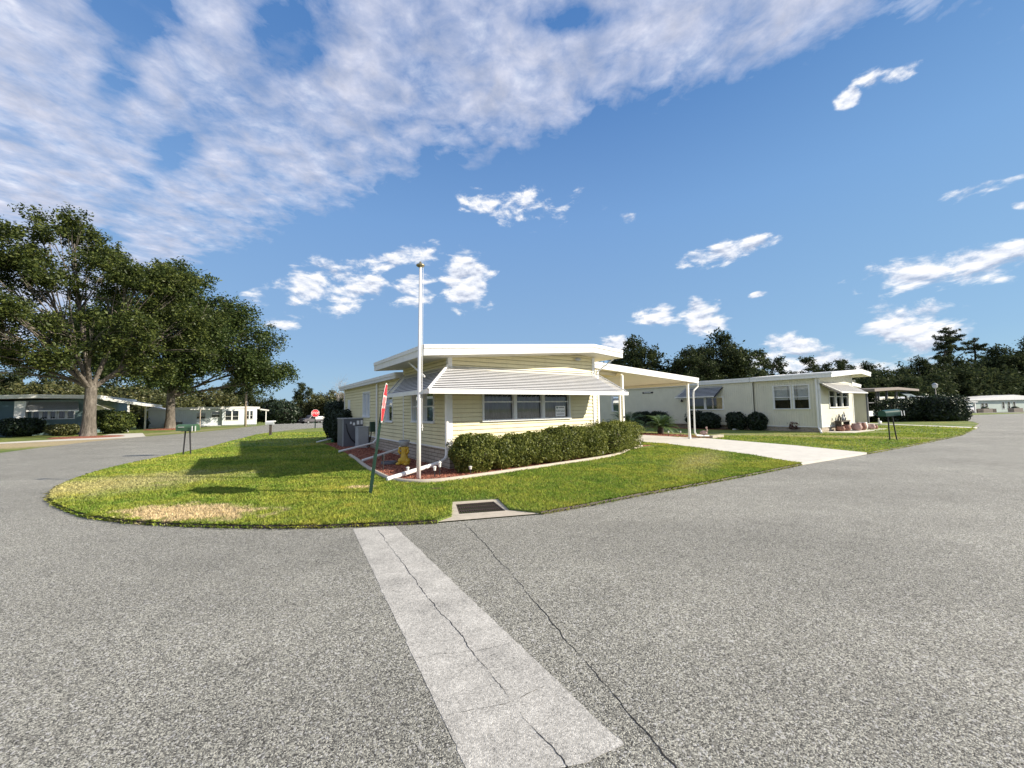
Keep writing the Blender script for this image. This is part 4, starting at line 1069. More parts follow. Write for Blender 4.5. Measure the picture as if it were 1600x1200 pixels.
# big dark hedge by the side wall, with its lower companion
shrub('hedge_bush', 'tall very dark rounded hedge at the back corner of the side wall', tuple(W2(-.12, 14.0, .03)), TH, (.62, 1.0, 1.03), 14000, .05, M['dark_leaf'], True, 'hedge', None, 3.2, 0)
shrub('hedge_bush', 'lower dark hedge between the tall hedge and the air conditioner', tuple(W2(-.30, 11.7, .03)), TH, (.55, .9, .82), 8000, .05, M['dark_leaf'], True, 'hedge', None, 3.0, 0)
ng = 'dark shrubs along the cream house'
for (x, y, r_, h, lab) in ((10.9, 29.0, .95, 1.25, 'dark shrub behind the sago palms, farthest along the cream wall'), (12.5, 26.75, .85, 1.25, 'dark shrub just right of the far grey downspout'), (12.85, 25.7, .85, 1.15, 'dark shrub below the awning window of the cream house'), (13.95, 24.5, .72, 1.15, 'dark shrub between awning window and near downspout'),
                           (14.75, 23.7, .72, 1.15, 'dark shrub just right of the near downspout'), (9.9, 30.2, .9, 1.2, 'dark shrub seen between the two sago palms')):
    shrub('shrub', lab, (x, y, .04), 0, (r_ * .78, r_ * .78, h * .47), 3800, .05, M['dark_leaf'], True, 'shrub', ng, 2.3, 4)
shrub('shrub', 'dark red low shrub at the skirting near the cream house corner', (16.15, 22.35, .04), 0, (.46, .40, .30), 1800, .04, M['red_leaf'], True, 'shrub')
shrub('hedge_bush', 'long black-green clipped hedge behind the right-hand mailbox', (30.9, 32.1, .0), R(8), (2.9, 1.0, .88), 16000, .08, M['dark_leaf'], True, 'hedge', None, 6, 0)
shrub('hedge_bush', 'tall square end of the dark hedge by the screened porch', (34.3, 31.6, .0), R(8), (1.5, 1.1, 1.02), 12000, .08, M['dark_leaf'], True, 'hedge', None, 6, 0)
shrub('hedge_bush', 'small dark round bush right of the tall hedge end', (36.7, 32.3, .0), 0, (.55, .55, .62), 2500, .07, M['dark_leaf'], True, 'hedge', None, 3, 0)

def sago(name, label, loc, L, n, m, trunk=.25, up=1.0, cat='palm'):
    s = thing(name, label, cat, loc, 0)
    rg = random.Random(int(loc[0] * 100))
    vs = []; fs = []
    for i in range(n):
        az_ = rg.uniform(0, 2 * PI); e0 = rg.uniform(.15, 1.35) * up; L_ = L * rg.uniform(.8, 1.1)
        p = Vector((0, 0, trunk)); pts = []
        for k in range(15):
            e = e0 - (k / 14) ** 1.5 * 1.1
            d = Vector((math.cos(az_) * math.cos(e), math.sin(az_) * math.cos(e), math.sin(e)))
            pts.append((p.copy(), d)); p += d * L_ / 15
        side = Vector((-math.sin(az_), math.cos(az_), 0))
        for k in range(1, 15):
            q, d = pts[k]; up_ = side.cross(d)
            for h_ in range(3):
                q2 = q + d * L_ / 15 * h_ / 3
                ll = L_ * .22 * math.sin(PI * (k + h_ / 3) / 16) ** .6
                for sg in (-1, 1):
                    tip = q2 + (side * sg * .85 + d * .45 + up_ * -.18).normalized() * ll
                    b0_ = q2 - d * .007; b1_ = q2 + d * .010
                    kk = len(vs); vs += [tuple(b0_), tuple(b1_), tuple(tip)]; fs.append((kk, kk + 1, kk + 2))
    V = np.array(vs); F = np.array(fs); npmesh('fronds', V, F, m, s)
    MB().lathe([(.16, 0), (.18, trunk * .5), (.13, trunk + .08)], 0, 0, 0, 12).build('trunk', M['dark_bark'], s)
    return s
sago('sago_palm', 'dark sago palm behind the carport post, left of the pair', (6.95, 24.2, .05), 1.35, 70, M['palm_leaf'], .35)
sago('sago_palm', 'greener sago palm beside the driveway, right of the pair', (8.25, 22.0, .05), 1.05, 70, M['palm_leaf2'], .30)
sago('palm', 'wispy green palm in front of the far right house', (41.5, 40.0, .0), 2.2, 60, M['palm_leaf2'], .9, 1.0)

# ------------------------------------------------------------------ grass blades on the near lawn
def in_poly(X_, Y_, poly):
    c = np.zeros(len(X_), bool); n = len(poly)
    for i in range(n):
        x1, y1 = poly[i]; x2, y2 = poly[(i + 1) % n]
        if y1 == y2: continue
        k = ((y1 > Y_) != (y2 > Y_)) & (X_ < (x2 - x1) * (Y_ - y1) / (y2 - y1) + x1)
        c ^= k
    return c
def blades(name, poly, boxes, label, z=.045, exclude=(), h0=.045):
    Vs = []; 
    for (x0, x1, y0, y1, dens) in boxes:
        n = int((x1 - x0) * (y1 - y0) * dens)
        X_ = RNG.uniform(x0, x1, n); Y_ = RNG.uniform(y0, y1, n)
        k = in_poly(X_, Y_, poly)
        for e in exclude: k &= ~in_poly(X_, Y_, e)
        X_ = X_[k]; Y_ = Y_[k]; n = len(X_)
        dist = np.hypot(X_, Y_)
        a = RNG.uniform(0, 2 * PI, n); w = .0035 * (dist / 6) ** .9 * RNG.uniform(.7, 1.4, n) * 1.25
        h = h0 * RNG.uniform(.45, 1.25, n) * (1 + .15 * np.sin(X_ * 3.1) * np.cos(Y_ * 2.7)); le = RNG.normal(0, .55, (n, 2)) * h[:, None]
        B = np.stack([X_, Y_, np.full(n, z - .004)], 1); dx = np.stack([np.cos(a) * w, np.sin(a) * w, np.zeros(n)], 1)
        Mi = B + np.stack([le[:, 0] * .4, le[:, 1] * .4, h * .6], 1); Tp = B + np.stack([le[:, 0], le[:, 1], h], 1)
        Vs.append(np.stack([B - dx, B + dx, Mi + dx * .7, Tp, Mi - dx * .7], 1))
    V = np.concatenate(Vs).reshape(-1, 3); F = np.arange(len(V)).reshape(-1, 5)
    o = npmesh(name, V, F, M['blades']); tag(o, label, 'grass', kind='stuff'); return o
mpoly = [tuple(W2(a, b)[:2]) for a, b in edge_pts + [(8.6, .9), (5, 1), (-1, 12)]]
cl = [tuple(W2(a, b)[:2]) for a, b in ((-1.2, 0), (9, 0), (9, 12), (-1.2, 12))]
blades('lawn_grass', island, [(-11.5, -9.5, 7, 10, 2300), (-9.5, 2, 5.3, 8, 3600), (2, 8, 6, 10.5, 2600), (-9.5, -1, 8, 10, 2500), (-1, 2, 8, 10, 2600), (-3, 2, 10, 13, 1900), (-12, -3, 10, 13, 1300), (2, 8, 10.5, 17, 1100), (-14, -3, 13, 18, 600), (-19, -5, 18, 30, 130)],
       'short mown lawn grass on the corner plot', exclude=(mpoly, cl))
def fringe(name, pts, label, dens=260, wd=.05):
    Vs = []
    for a, b in zip(pts[:-1], pts[1:]):
        L = math.hypot(b[0] - a[0], b[1] - a[1]); d = math.hypot(*a); n = int(L * dens * min(1, 9 / d)); f = RNG.random(n)
        nx, ny = (b[1] - a[1]) / L, -(b[0] - a[0]) / L; of = RNG.normal(-.005, wd * .5, n)
        X_ = a[0] + (b[0] - a[0]) * f + nx * of; Y_ = a[1] + (b[1] - a[1]) * f + ny * of
        w = .004 * (d / 6) ** .9 * RNG.uniform(.7, 1.4, n); h = .05 * RNG.uniform(.3, 1.3, n); an = RNG.uniform(0, 2 * PI, n)
        B = np.stack([X_, Y_, np.where(of > 0, .01, .04)], 1); dx = np.stack([np.cos(an) * w, np.sin(an) * w, np.zeros(n)], 1)
        le = np.stack([nx * RNG.uniform(-.3, 1.3, n) * h, ny * RNG.uniform(-.3, 1.3, n) * h], 1) + RNG.normal(0, .4, (n, 2)) * h[:, None]
        Mi = B + np.stack([le[:, 0] * .5, le[:, 1] * .5, h * .6], 1); Tp = B + np.stack([le[:, 0], le[:, 1], h * .55], 1)
        Vs.append(np.stack([B - dx, B + dx, Mi + dx * .7, Tp, Mi - dx * .7], 1))
    V = np.concatenate(Vs).reshape(-1, 3); F = np.arange(len(V)).reshape(-1, 5)
    tag(npmesh(name, V, F, M['blades']), label, 'grass', kind='stuff')
fringe('edge_grass', inner[9:], 'grass creeping over the road edge left of the storm drain', 520)
fringe('edge_grass', inner_r, 'grass creeping over the road edge right of the storm drain', 420)
fringe('edge_grass', inner_rr[:6], 'grass creeping over the road edge beyond the driveway', 260)
blades('lawn_grass', lawn2_pts, [(8, 20, 12, 20, 330), (20, 27, 17, 26, 130)], 'short mown lawn grass beyond the driveway', exclude=())
# dark soil lip where the lawn meets the asphalt
def lip(pts, w=.03):
    mb = MB(); vs = []
    P = pts
    for i, p in enumerate(P):
        a = P[max(i - 1, 0)]; b = P[min(i + 1, len(P) - 1)]; dx, dy = b[0] - a[0], b[1] - a[1]; L = math.hypot(dx, dy); nx, ny = dy / L, -dx / L
        vs += [(p[0], p[1], .05), (p[0] + nx * w, p[1] + ny * w, .008)]
    mb.add(vs, [(2 * i, 2 * i + 1, 2 * i + 3, 2 * i + 2) for i in range(len(P) - 1)]); return mb
tag(lip(inner[8:]).build('lawn_edge', M['rust']), kind='structure')
tag(lip(inner_r).build('lawn_edge', M['rust']), kind='structure')
tag(lip(inner_rr[:10]).build('lawn_edge', M['rust']), kind='structure')

# ------------------------------------------------------------------ left street: teal house
A0 = W2(-21.5, 35.0)
A0 = Vector((A0.x * 1.1, A0.y * 1.1, 0))
ah = thing('house', 'teal and white home behind the largest oak with grey awning and carport', 'house', A0, TH); ah.scale = (1.1, 1.1, 1.1)
def la(a): return a + 21.5
sA = MB()
wall(sA, Tfront(), la(-18.05), la(-14.15), .3, [(la(-18.05), 2.6), (la(-14.15), 2.72)], [(la(-17.3), la(-16.98), 1.24, 1.95), (la(-16.85), la(-16.15), 1.24, 1.95), (la(-16.0), la(-15.2), 1.24, 1.95)])
wall(sA, Tright(la(-14.15)), 0, 12, .3, [(0, 2.7), (12, 2.7)])
sA.build('siding', M['teal'], ah)
sB = MB(); sB.box(la(-24), la(-18.05), -.35, 9, 0, 2.55); sB.build('front_room', M['teal_dark'], ah)
MB().box(la(-18.10), la(-17.55), -.42, -.02, 0, 2.55).build('white_panel', M['white_wall'], ah)
MB().box(la(-18.02), la(-14.2), .03, 11.9, .0, .31).build('skirting', M['teal'], ah)
for (s0, s1) in ((-17.3, -16.98), (-16.85, -16.15), (-16.0, -15.2)): window(ah, Tfront(), la(s0), la(s1), 1.24, 1.95, 1 if s1 - s0 < .5 else 2, .97, 'curtain')
roofprism(ah, [(la(-25), 2.72), (la(-17), 3.02), (la(-13.7), 2.98)], .26, -1.0, 12.4, m=M['white_trim'])
awning(ah, Tfront(), la(-17.75), la(-15.0), 2.58, 1.86, .8, -.35, .25, n=10, mt=M['grey_light'])
roofprism(ah, [(la(-14.1), 2.92), (la(-11.1), 2.32)], .2, .4, 8, name='carport_roof')
for (a, b) in ((la(-12.25), .6), (la(-12.25), 7.6)): MB().box(a - .06, a + .06, b - .06, b + .06, 0, 2.34).build('carport_post', M['white'], ah)
MB().add([(la(-14.13), .3, 2.3), (la(-14.13), 3, 2.3), (la(-13.4), 3, 1.9), (la(-13.4), .3, 1.9), (la(-14.13), .3, .5), (la(-14.13), 3, .5)], [(0, 1, 2, 3), (0, 1, 5, 4)]).build('side_awning', M['white'], ah)

# pale blue house
B0 = W2(-13.3, 51.5)
bh = thing('house', 'long pale blue and white flat-roofed home seen under the second oak', 'house', (B0.x, B0.y, -.05), TH)
def lb_(a): return a + 13.3
sC = MB()
wins = [(-12.55, -12.2, .9, 1.6), (-9.0, -8.15, 1.0, 1.65), (-7.55, -6.75, 1.15, 1.8), (-6.2, -4.85, .75, 1.9), (-4.05, -3.35, .85, 1.85)]
wall(sC, Tfront(), lb_(-12.0), lb_(-6.5), .15, [(lb_(-12.0), 2.1), (lb_(-6.5), 2.1)], [(lb_(w[0]), lb_(w[1]), w[2], w[3]) for w in wins[1:3]])
wall(sC, Tfront(-.4), lb_(-6.5), lb_(-2.9), .15, [(lb_(-6.5), 2.1), (lb_(-2.9), 2.1)], [(lb_(w[0]), lb_(w[1]), w[2], w[3]) for w in wins[3:]])
wall(sC, Tright(lb_(-2.9)), -.4, 6, .15, [(-.4, 2.1), (6, 2.1)], [(.6, 1.4, .9, 1.8)])
sC.build('siding', M['blue_panel'], bh)
MB().box(lb_(-13.3), lb_(-11.6), -.3, 4, 0, 2.05).build('end_room', M['white_wall'], bh)
MB().add([(lb_(-13.7), -.5, 2.05), (lb_(-11.4), -.5, 2.05), (lb_(-11.4), 4, 2.05), (lb_(-13.7), 4, 2.05), (lb_(-12.9), -.5, 2.5), (lb_(-12.9), 4, 2.5)], [(0, 1, 4), (1, 2, 5, 4), (0, 4, 5, 3), (3, 5, 2)]).build('end_gable', M['roofing'], bh)
MB().box(lb_(-11.95), lb_(-2.95), -.3, 6, -.05, .15).build('skirting', M['grey_light'], bh)
for w in wins[1:3]: window(bh, Tfront(), lb_(w[0]), lb_(w[1]), w[2], w[3], 1, .5, 'halfblind')
window(bh, Tfront(-.4), lb_(wins[3][0]), lb_(wins[3][1]), wins[3][2], wins[3][3], 2, .4, 'curtain'); window(bh, Tfront(-.4), lb_(wins[4][0]), lb_(wins[4][1]), wins[4][2], wins[4][3], 2, .4, 'halfblind')
window(bh, Tright(lb_(-2.9)), .6, 1.4, .9, 1.8, 1, .5, 'curtain')
window(bh, Tfront(.3), lb_(-12.45), lb_(-12.15), .8, 1.7, 1, .5, None)
roofprism(bh, [(lb_(-11.8), 2.36), (lb_(-4), 2.42), (lb_(-2.6), 2.36)], .26, -.35, 6.5)
roofprism(bh, [(lb_(-2.55), 2.12), (lb_(-1.6), 1.95)], .14, -.6, 4, name='carport_roof')
MB().box(lb_(-1.95), lb_(-1.85), -.5, -.4, 0, 1.9).build('carport_post', M['white'], bh)
acb = thing('air_conditioner', 'small grey air conditioner in front of the pale blue house', 'air conditioner', tuple(W2(-10.6, 50.2, 0)), TH)
MB().box(-.9, .4, -.3, .3, 0, .62).build('cabinet', M['grey_metal'], acb); MB().box(-.92, .42, -.32, .32, .62, .66).build('lid', M['grey_light'], acb)
sh_ = thing('shed', 'white garden shed between the teal house and the pale blue house', 'shed', tuple(W2(-16.6, 52.5, 0)), TH)
MB().box(-1.2, 1.1, -1, 1, 0, 1.55).build('wall', M['white_wall'], sh_); MB().prism([(-1.35, 1.55), (1.25, 1.55), (-.05, 1.9)], lambda a, z: (a, -1.1, z), lambda a, z: (a, 1.1, z)).build('roof', M['white_trim'], sh_); MB().box(-.8, .1, -1.03, -1.0, .05, 1.2).build('door', M['grey_light'], sh_)
pl_ = thing('utility_pole', 'pale wooden utility pole standing before the pale blue house', 'pole', (-31.4, 46.2, 0))
MB().tube([(0, 0, 0), (0, 0, 6.0)], [.13, .10], 10).build('pole', M['wood_pole'], pl_, True); MB().box(.08, .2, -.06, .06, 2.4, 2.9).build('junction_box', M['grey_metal'], pl_)
mp_ = thing('weather_vane', 'thin pole with a white cross-shaped bird house top by the oak', 'pole', (-33.8, 42.5, 0), TH)
MB().tube([(0, 0, 0), (0, 0, 2.1)], .045, 8).build('pole', M['wood_pole'], mp_); w_ = MB(); w_.box(-.85, .85, -.03, .03, 2.0, 2.09); w_.box(-.2, .3, -.05, .05, 2.09, 2.3); w_.build('arm', M['white'], mp_)

# far left street
def simple_house(loc, rz, L, D_, H_, m, roofm, label, wins, cat='house', over=.3, gable=.35, name='house'):
    h = thing(name, label, cat, loc, rz)
    mb = MB(); wall(mb, Tfront(), 0, L, 0, [(0, H_), (L, H_)], [w for w in wins]); wall(mb, Tright(L), 0, D_, 0, [(0, H_), (D_, H_)]); wall(mb, Tleft(0), 0, D_, 0, [(0, H_), (D_, H_)])
    mb.build('wall', m, h)
    r_ = MB().prism([(-over, H_), (L + over, H_), (L + over, H_ + .16), (L / 2, H_ + .16 + gable), (-over, H_ + .16)], lambda a, z: (a, -over, z), lambda a, z: (a, D_ + over, z)); r_.build('roof', roofm, h)
    for w in wins: window(h, Tfront(), *w, n=2 if w[1] - w[0] > 1.1 else 1, rail=.5, cover='curtain')
    return h
def at(x, y): return (x, y, hgt(y))
simple_house(at(-75.8, 130), R(15), 4.6, 3, 2.3, M['white_wall'], M['white_trim'], 'small white building at the end of the far left street', [(1.0, 1.9, .8, 1.7), (2.2, 3.0, .8, 1.7)], gable=.05, over=.1)
simple_house(at(-70.6, 128), R(20), 8.5, 6, 2.7, M['teal'], M['white'], 'grey-blue low home behind the far stop sign', [(.8, 2.0, 1.1, 2.1), (2.4, 3.4, 1.1, 2.1)], gable=.5, over=.4)
simple_house(at(-62.3, 132), R(25), 7, 6, 3.8, M['grey_wall'], M['grey_metal'], 'pale two-part building right of the far stop sign', [(.8, 2.0, 1.4, 2.6), (2.6, 3.6, .3, 2.2)], gable=.3, over=.3)

# vehicles
def car(loc, rz, label, paint, prof, glassprof, W_=.9, wheels=(1.35, -1.35), wr=.34, name='parked_car', cat='car', tail=True, bed=None):
    c = thing(name, label, cat, loc, rz)
    n = len(prof)
    def ring(s, k): return [(x, s * (W_ - (.16 if z > 1.0 else 0) - (.05 if z < .35 else 0)), z) for x, z in prof]
    vs = ring(1, 0) + ring(-1, 0)
    mb = MB().add(vs, [tuple(range(n)), tuple(range(n, 2 * n))[::-1]] + [(i, i + n, (i + 1) % n + n, (i + 1) % n) for i in range(n)])
    mb.build('body', paint, c, False, .06)
    for s in (1, -1):
        g_ = MB(); g_.add([(x, s * (W_ - .055 - (.085 if z > 1.15 else 0)), z) for x, z in glassprof], [tuple(range(len(glassprof)))]); g_.build('side_window', M['car_glass'], c)
    xs = [p[0] for p in glassprof]; zs_ = [p[1] for p in glassprof]
    g_ = MB(); g_.add([(max(xs) + .10, -.62, max(zs_) - .02), (max(xs) + .10, .62, max(zs_) - .02), (max(xs) + .52, .68, min(zs_) + .03), (max(xs) + .52, -.68, min(zs_) + .03)], [(0, 1, 2, 3)])
    for wx in wheels:
        for s in (1, -1):
            w_ = MB(lambda x, y, z: (x, y, z)); w_.tube([(wx, s * (W_ - .2), wr), (wx, s * (W_ + .02), wr)], wr, 20); wo2 = w_.build('wheel', M['tyre'], c)
            w_ = MB(); w_.tube([(wx, s * (W_ + .0), wr), (wx, s * (W_ + .032), wr)], wr * .6, 16); w_.build('rim', M['rim'], wo2)
    x0 = min(p[0] for p in prof); x1 = max(p[0] for p in prof)
    for s in (1, -1):
        MB().box(x0 - .03, x0 + .12, s * .72 - .14, s * .72 + .14, .82, .98).build('tail_light', M['tail'], c)
        MB().box(x1 - .14, x1 + .02, s * .68 - .16, s * .68 + .16, .68, .80).build('headlight', M['lamp_glass'], c)
    return c
suv = [(-2.25, .35), (-2.28, .75), (-2.2, 1.05), (-1.95, 1.42), (-1.5, 1.58), (-.4, 1.64), (.35, 1.55), (1.05, 1.12), (1.9, .98), (2.25, .8), (2.28, .4), (2.1, .25), (-2.1, .25)]
suvg = [(-1.95, 1.1), (-1.72, 1.40), (-.4, 1.50), (.3, 1.43), (.85, 1.1)]
car((89.3, 78.0, hgt(78)), R(200), 'white hatchback parked under the far right carport', M['car_white'], suv, suvg)
car((40.3, 37.2, .0), R(215), 'dark car parked nose-out behind the black clipped hedge', M['car_dark'], suv, suvg)
pk = [(-2.7, .5), (-2.72, 1.05), (-.6, 1.08), (-.5, 1.75), (-.2, 1.86), (.7, 1.84), (1.35, 1.2), (2.5, 1.08), (2.7, .9), (2.72, .5), (2.4, .38), (-2.5, .38)]
pkg = [(-.38, 1.15), (-.3, 1.65), (.62, 1.68), (1.1, 1.18)]
pt = car((-38.2, 75.0, hgt(75)), R(245), 'dark pickup truck with a pale load cover beyond the far stop sign', M['car_red'], pk, pkg, W_=.95, wheels=(1.75, -1.7), wr=.38, name='pickup_truck', cat='pickup truck')

MB().box(-2.6, -.7, -.9, .9, 1.09, 1.55).build('load_cover', M['white'], pt); pt.scale = (.85, .85, .85)
# ------------------------------------------------------------------ right side houses
H0 = W2(34.9, 0)
h3 = thing('house', 'screened-porch home with a brown flat roof behind the long dark hedge', 'house', H0, TH)
wall_ = MB(); wall_.box(0, 12, 4.2, 14, 0, 2.45); wall_.box(-.0, .3, .1, 4.2, 0, 2.45); wall_.build('wall', M['cream'], h3)
MB().prism([(-.6, 2.62), (6, 2.86), (13.4, 2.80), (13.4, 2.62), (6, 2.64), (-.6, 2.42)], lambda a, z: (a, -.6, z), lambda a, z: (a, 14, z)).build('roof', M['brown_roof'], h3)
for x in (0.1, 2.6, 3.2, 5.6, 8.4, 8.8, 11.9): MB().box(x - .07, x + .07, 0, .12, 0, 2.55).build('porch_post', M['grey_metal'], h3)
for (x0, x1, m_) in ((2.7, 3.1, 'white_wall'), (3.3, 5.5, 'blind'), (5.7, 8.3, 'cream')): MB().box(x0, x1, .14, .2, .9, 2.1).build('porch_screen', M[m_], h3)
MB().box(.3, 11.9, .02, .10, .55, .95).build('porch_wall', M['white_wall'], h3)
MB().box(.3, 11.9, .0, .05, 1.55, 1.62).build('porch_rail', M['grey_metal'], h3)
MB().add([(8.9, 0, 2.5), (12.2, 0, 2.5), (13.2, -1.1, 1.7), (9.9, -1.1, 1.7)], [(0, 1, 2, 3)]).build('awning', M['teal_dark'], h3)
simple_house((73.0, 70.0, hgt(70)), TH, 11, 8, 2.6, M['grey_wall'], M['white_trim'], 'pale green low home behind the palm with the open carport', [(7.5, 8.6, 1.0, 1.9)], gable=.45, over=.5)
h4 = simple_house((93.0, 80.0, hgt(80)), R(12), 24, 8, 2.5, M['grey_wall'], M['white'], 'long grey-green home with a white roof at the far right edge', [(3.4, 4.2, .9, 1.9), (4.5, 5.3, .9, 1.9), (9.4, 10.1, .7, 2.1), (11, 11.7, .7, 2.1), (12.6, 13.3, .7, 2.1)], gable=.9, over=.5)
MB().box(1.0, 5.9, -.9, -.1, .0, .75).build('porch_planter', M['dark_bark'], h4)
cp = thing('carport', 'flat white-edged carport sheltering the white car', 'carport', (82.0, 74.5, hgt(75)), R(15))
MB().prism([(-1, 2.35), (8.6, 2.15), (8.6, 1.98), (-1, 2.18)], lambda a, z: (a, -.5, z), lambda a, z: (a, 8, z)).build('carport_roof', M['white_trim'], cp)
for x in (.6, 8.2): MB().box(x - .1, x + .1, -.3, -.1, 0, 2.2).build('carport_post', M['white'], cp)
MB().box(-.9, 8.4, 7.6, 8, 0, 2.1).build('back_wall', M['grey_metal'], cp)
for (x, y, lab) in ((93.2, 77.5, 'left brick planter in front of the far right home'), (100.2, 78.3, 'right brick planter in front of the far right home')):
    q = thing('brick_planter', lab, 'planter', (x, y, hgt(y))); MB().box(-.9, .9, -.5, .5, 0, .8).build('planter', M['skirt'], q); MB().ell((0, 0, .9), (.7, .4, .25)).build('plants', M['dark_leaf'], q, True)
def lamp_post(loc, label):
    l_ = thing('lamp_post', label, 'lamp post', loc, 0, 'black lamp posts along the street')
    MB().tube([(0, 0, 0), (0, 0, .9), (0, 0, 2.75)], [.07, .05, .04], 12).build('post', M['black_metal'], l_, True)
    MB().lathe([(.06, 2.75), (.16, 2.85), (.19, 3.08), (.17, 3.1)], 0, 0, 0, 10).build('lantern', M['lamp_glass'], l_)
    MB().lathe([(.22, 3.1), (.12, 3.2), (.02, 3.26)], 0, 0, 0, 10).build('lantern_cap', M['grey_light'], l_)
    return l_
lamp_post((38.45, 35.6, .03), 'black lamp post with a pale lantern at the right street bend')
lamp_post((88.5, 66, hgt(66)), 'thin lamp post before the far right home with three dark windows')

# ------------------------------------------------------------------ trees
def bez(p, q, bend, n=7, sag=0):
    p, q = Vector(p), Vector(q); m_ = (p + q) / 2 + Vector(bend)
    return [p * (1 - t_) ** 2 + m_ * 2 * t_ * (1 - t_) + q * t_ * t_ for t_ in [i / n for i in range(n + 1)]]
def tree(name, label, loc, H_fork, r0, lobes, n_cl, n_leaf, leaf, lm, bm='bark', rz=0, cl_r=(.9, 1.6), group=None, seed=1, cat='tree', mainr=.55, flat=.65, bare=False, gaps=0.0, droop=0.0):
    """lobes: (x,y,z,rx,ry,rz) ellipsoids making the crown envelope (local coords)"""
    rg = random.Random(seed); ng_ = np.random.default_rng(seed)
    t_ = thing(name, label, cat, loc, rz, group)
    br = MB()
    fork = Vector((rg.uniform(-.2, .2), 0, H_fork))
    br.tube([(0, 0, -.3), (0, 0, .15), (fork.x * .3, 0, H_fork * .35), (fork.x * .7, 0, H_fork * .8), tuple(fork + Vector((0, 0, .3)))], [r0 * 1.75, r0 * 1.35, r0 * 1.02, r0 * .96, r0 * .85], 14, False)
    cents = []
    tot = sum(l[3] * l[4] * l[5] for l in lobes)
    for l in lobes:
        k = max(2, int(n_cl * l[3] * l[4] * l[5] / tot))
        c = Vector(l[:3])
        # main limb
        b_ = bez(fork, c, (rg.uniform(-.8, .8), rg.uniform(-.8, .8), rg.uniform(.2, 1.0)), 8)
        rs = [r0 * mainr * (1 - .8 * i / 8) for i in range(9)]
        br.tube([tuple(p) for p in b_], rs, 8, False)
        for j in range(k):
            d = Vector((rg.gauss(0, 1), rg.gauss(0, 1), rg.gauss(0, 1))).normalized(); rad = rg.random() ** .42
            p = Vector((c.x + d.x * l[3] * rad, c.y + d.y * l[4] * rad, c.z + d.z * l[5] * rad))
            cents.append(p)
            i0 = rg.randint(2, 8); s_ = b_[i0]
            pp = bez(s_, p, (rg.uniform(-.5, .5), rg.uniform(-.5, .5), rg.uniform(-.3, .5)), 5)
            rr_ = rs[i0] * .5
            br.tube([tuple(x) for x in pp], [max(.015, rr_ * (1 - .85 * i / 5)) for i in range(6)], 5, False)
            for w in range(3 if not bare else 9):
                e = p + Vector((rg.gauss(0, 1), rg.gauss(0, 1), rg.gauss(.3, .8))) * cl_r[0] * .7
                st_ = pp[rg.randint(2, 5)]
                br.tube([tuple(st_), tuple(st_.lerp(e, .5) + Vector((0, 0, .1))), tuple(e)], [max(.012, rr_ * .3), .012, .006] if bare else [max(.02, rr_ * .3), .02, .01], 4, False)
    br.build('trunk', M[bm], t_, True)
    if not bare:
        Ps = []; Ns = []
        per = n_leaf // len(cents)
        for p in cents:
            R_ = rg.uniform(*cl_r)
            n_ = int(per * (R_ / ((cl_r[0] + cl_r[1]) / 2)) ** 2)
            d = ng_.normal(size=(n_, 3)); d /= np.linalg.norm(d, axis=1)[:, None]
            rad = ng_.random(n_) ** .5
            Q = d * rad[:, None] * R_ * np.array([1, 1, flat])
            # sub clumps
            sub = ng_.normal(size=(9, 3)) * R_ * .55 * np.array([1, 1, flat]); ix = ng_.integers(0, 9, n_)
            Q = np.where((ng_.random(n_) < .8)[:, None], sub[ix] + ng_.normal(size=(n_, 3)) * R_ * .22, Q)
            Q[:, 2] -= droop * ng_.random(n_) * R_
            Ps.append(Q + np.array(p))
        P = np.concatenate(Ps); V, F = leaves(P, leaf, .25, .5)
        npmesh('crown', V, F, M[lm], t_)
    return t_
# big open oak on the left
tree('oak_tree', 'largest oak at the left edge with pale forked limbs and sky showing through', (-30.8, 28.55, 0), 4.0, .40,
     [(-6, -1, 9.0, 5.0, 5, 3.2), (-3.5, 0, 14.0, 4.5, 5, 3.2), (2.6, 0, 13.6, 4.6, 5, 3.0), (-1.5, 2, 17.2, 3.8, 4, 2.0), (5.6, -1, 10.0, 3.2, 4, 3.0), (-8.5, 2, 14, 4.5, 4, 3.6), (.5, -3, 8.4, 4.4, 3.0, 2.0), (-4, 1, 5.9, 4.2, 3.5, 1.1), (4.2, 1, 6.2, 3.4, 3, 1.3), (-1, -3, 6.2, 3, 2, 1.0)],
     185, 118000, .11, 'oak_leaf2', rz=R(45), cl_r=(.65, 1.25), seed=5, mainr=.46).scale = (.87, .87, .87)
# denser oak
tree('oak_tree', 'dense dark dome-shaped oak standing right of the largest oak', (-35.2, 40.4, 0), 3.4, .38,
     [(0, 0, 11.2, 6.0, 6, 4.0), (4.5, -1, 8.6, 5.0, 5, 3.2), (-4.5, 1, 8.8, 5.0, 5, 3.4), (-.5, 0, 15.2, 4.0, 4, 2.2), (3.5, 0, 12.4, 3.0, 3, 2.0), (7.4, 0, 6.8, 3.4, 4, 2.4), (-1, -2, 6.6, 5, 4, 1.8), (9.0, 0, 5.2, 2.0, 3, 1.5)],
     200, 125000, .13, 'oak_leaf', rz=R(35), cl_r=(1.0, 1.7), seed=9, mainr=.38, droop=.3)
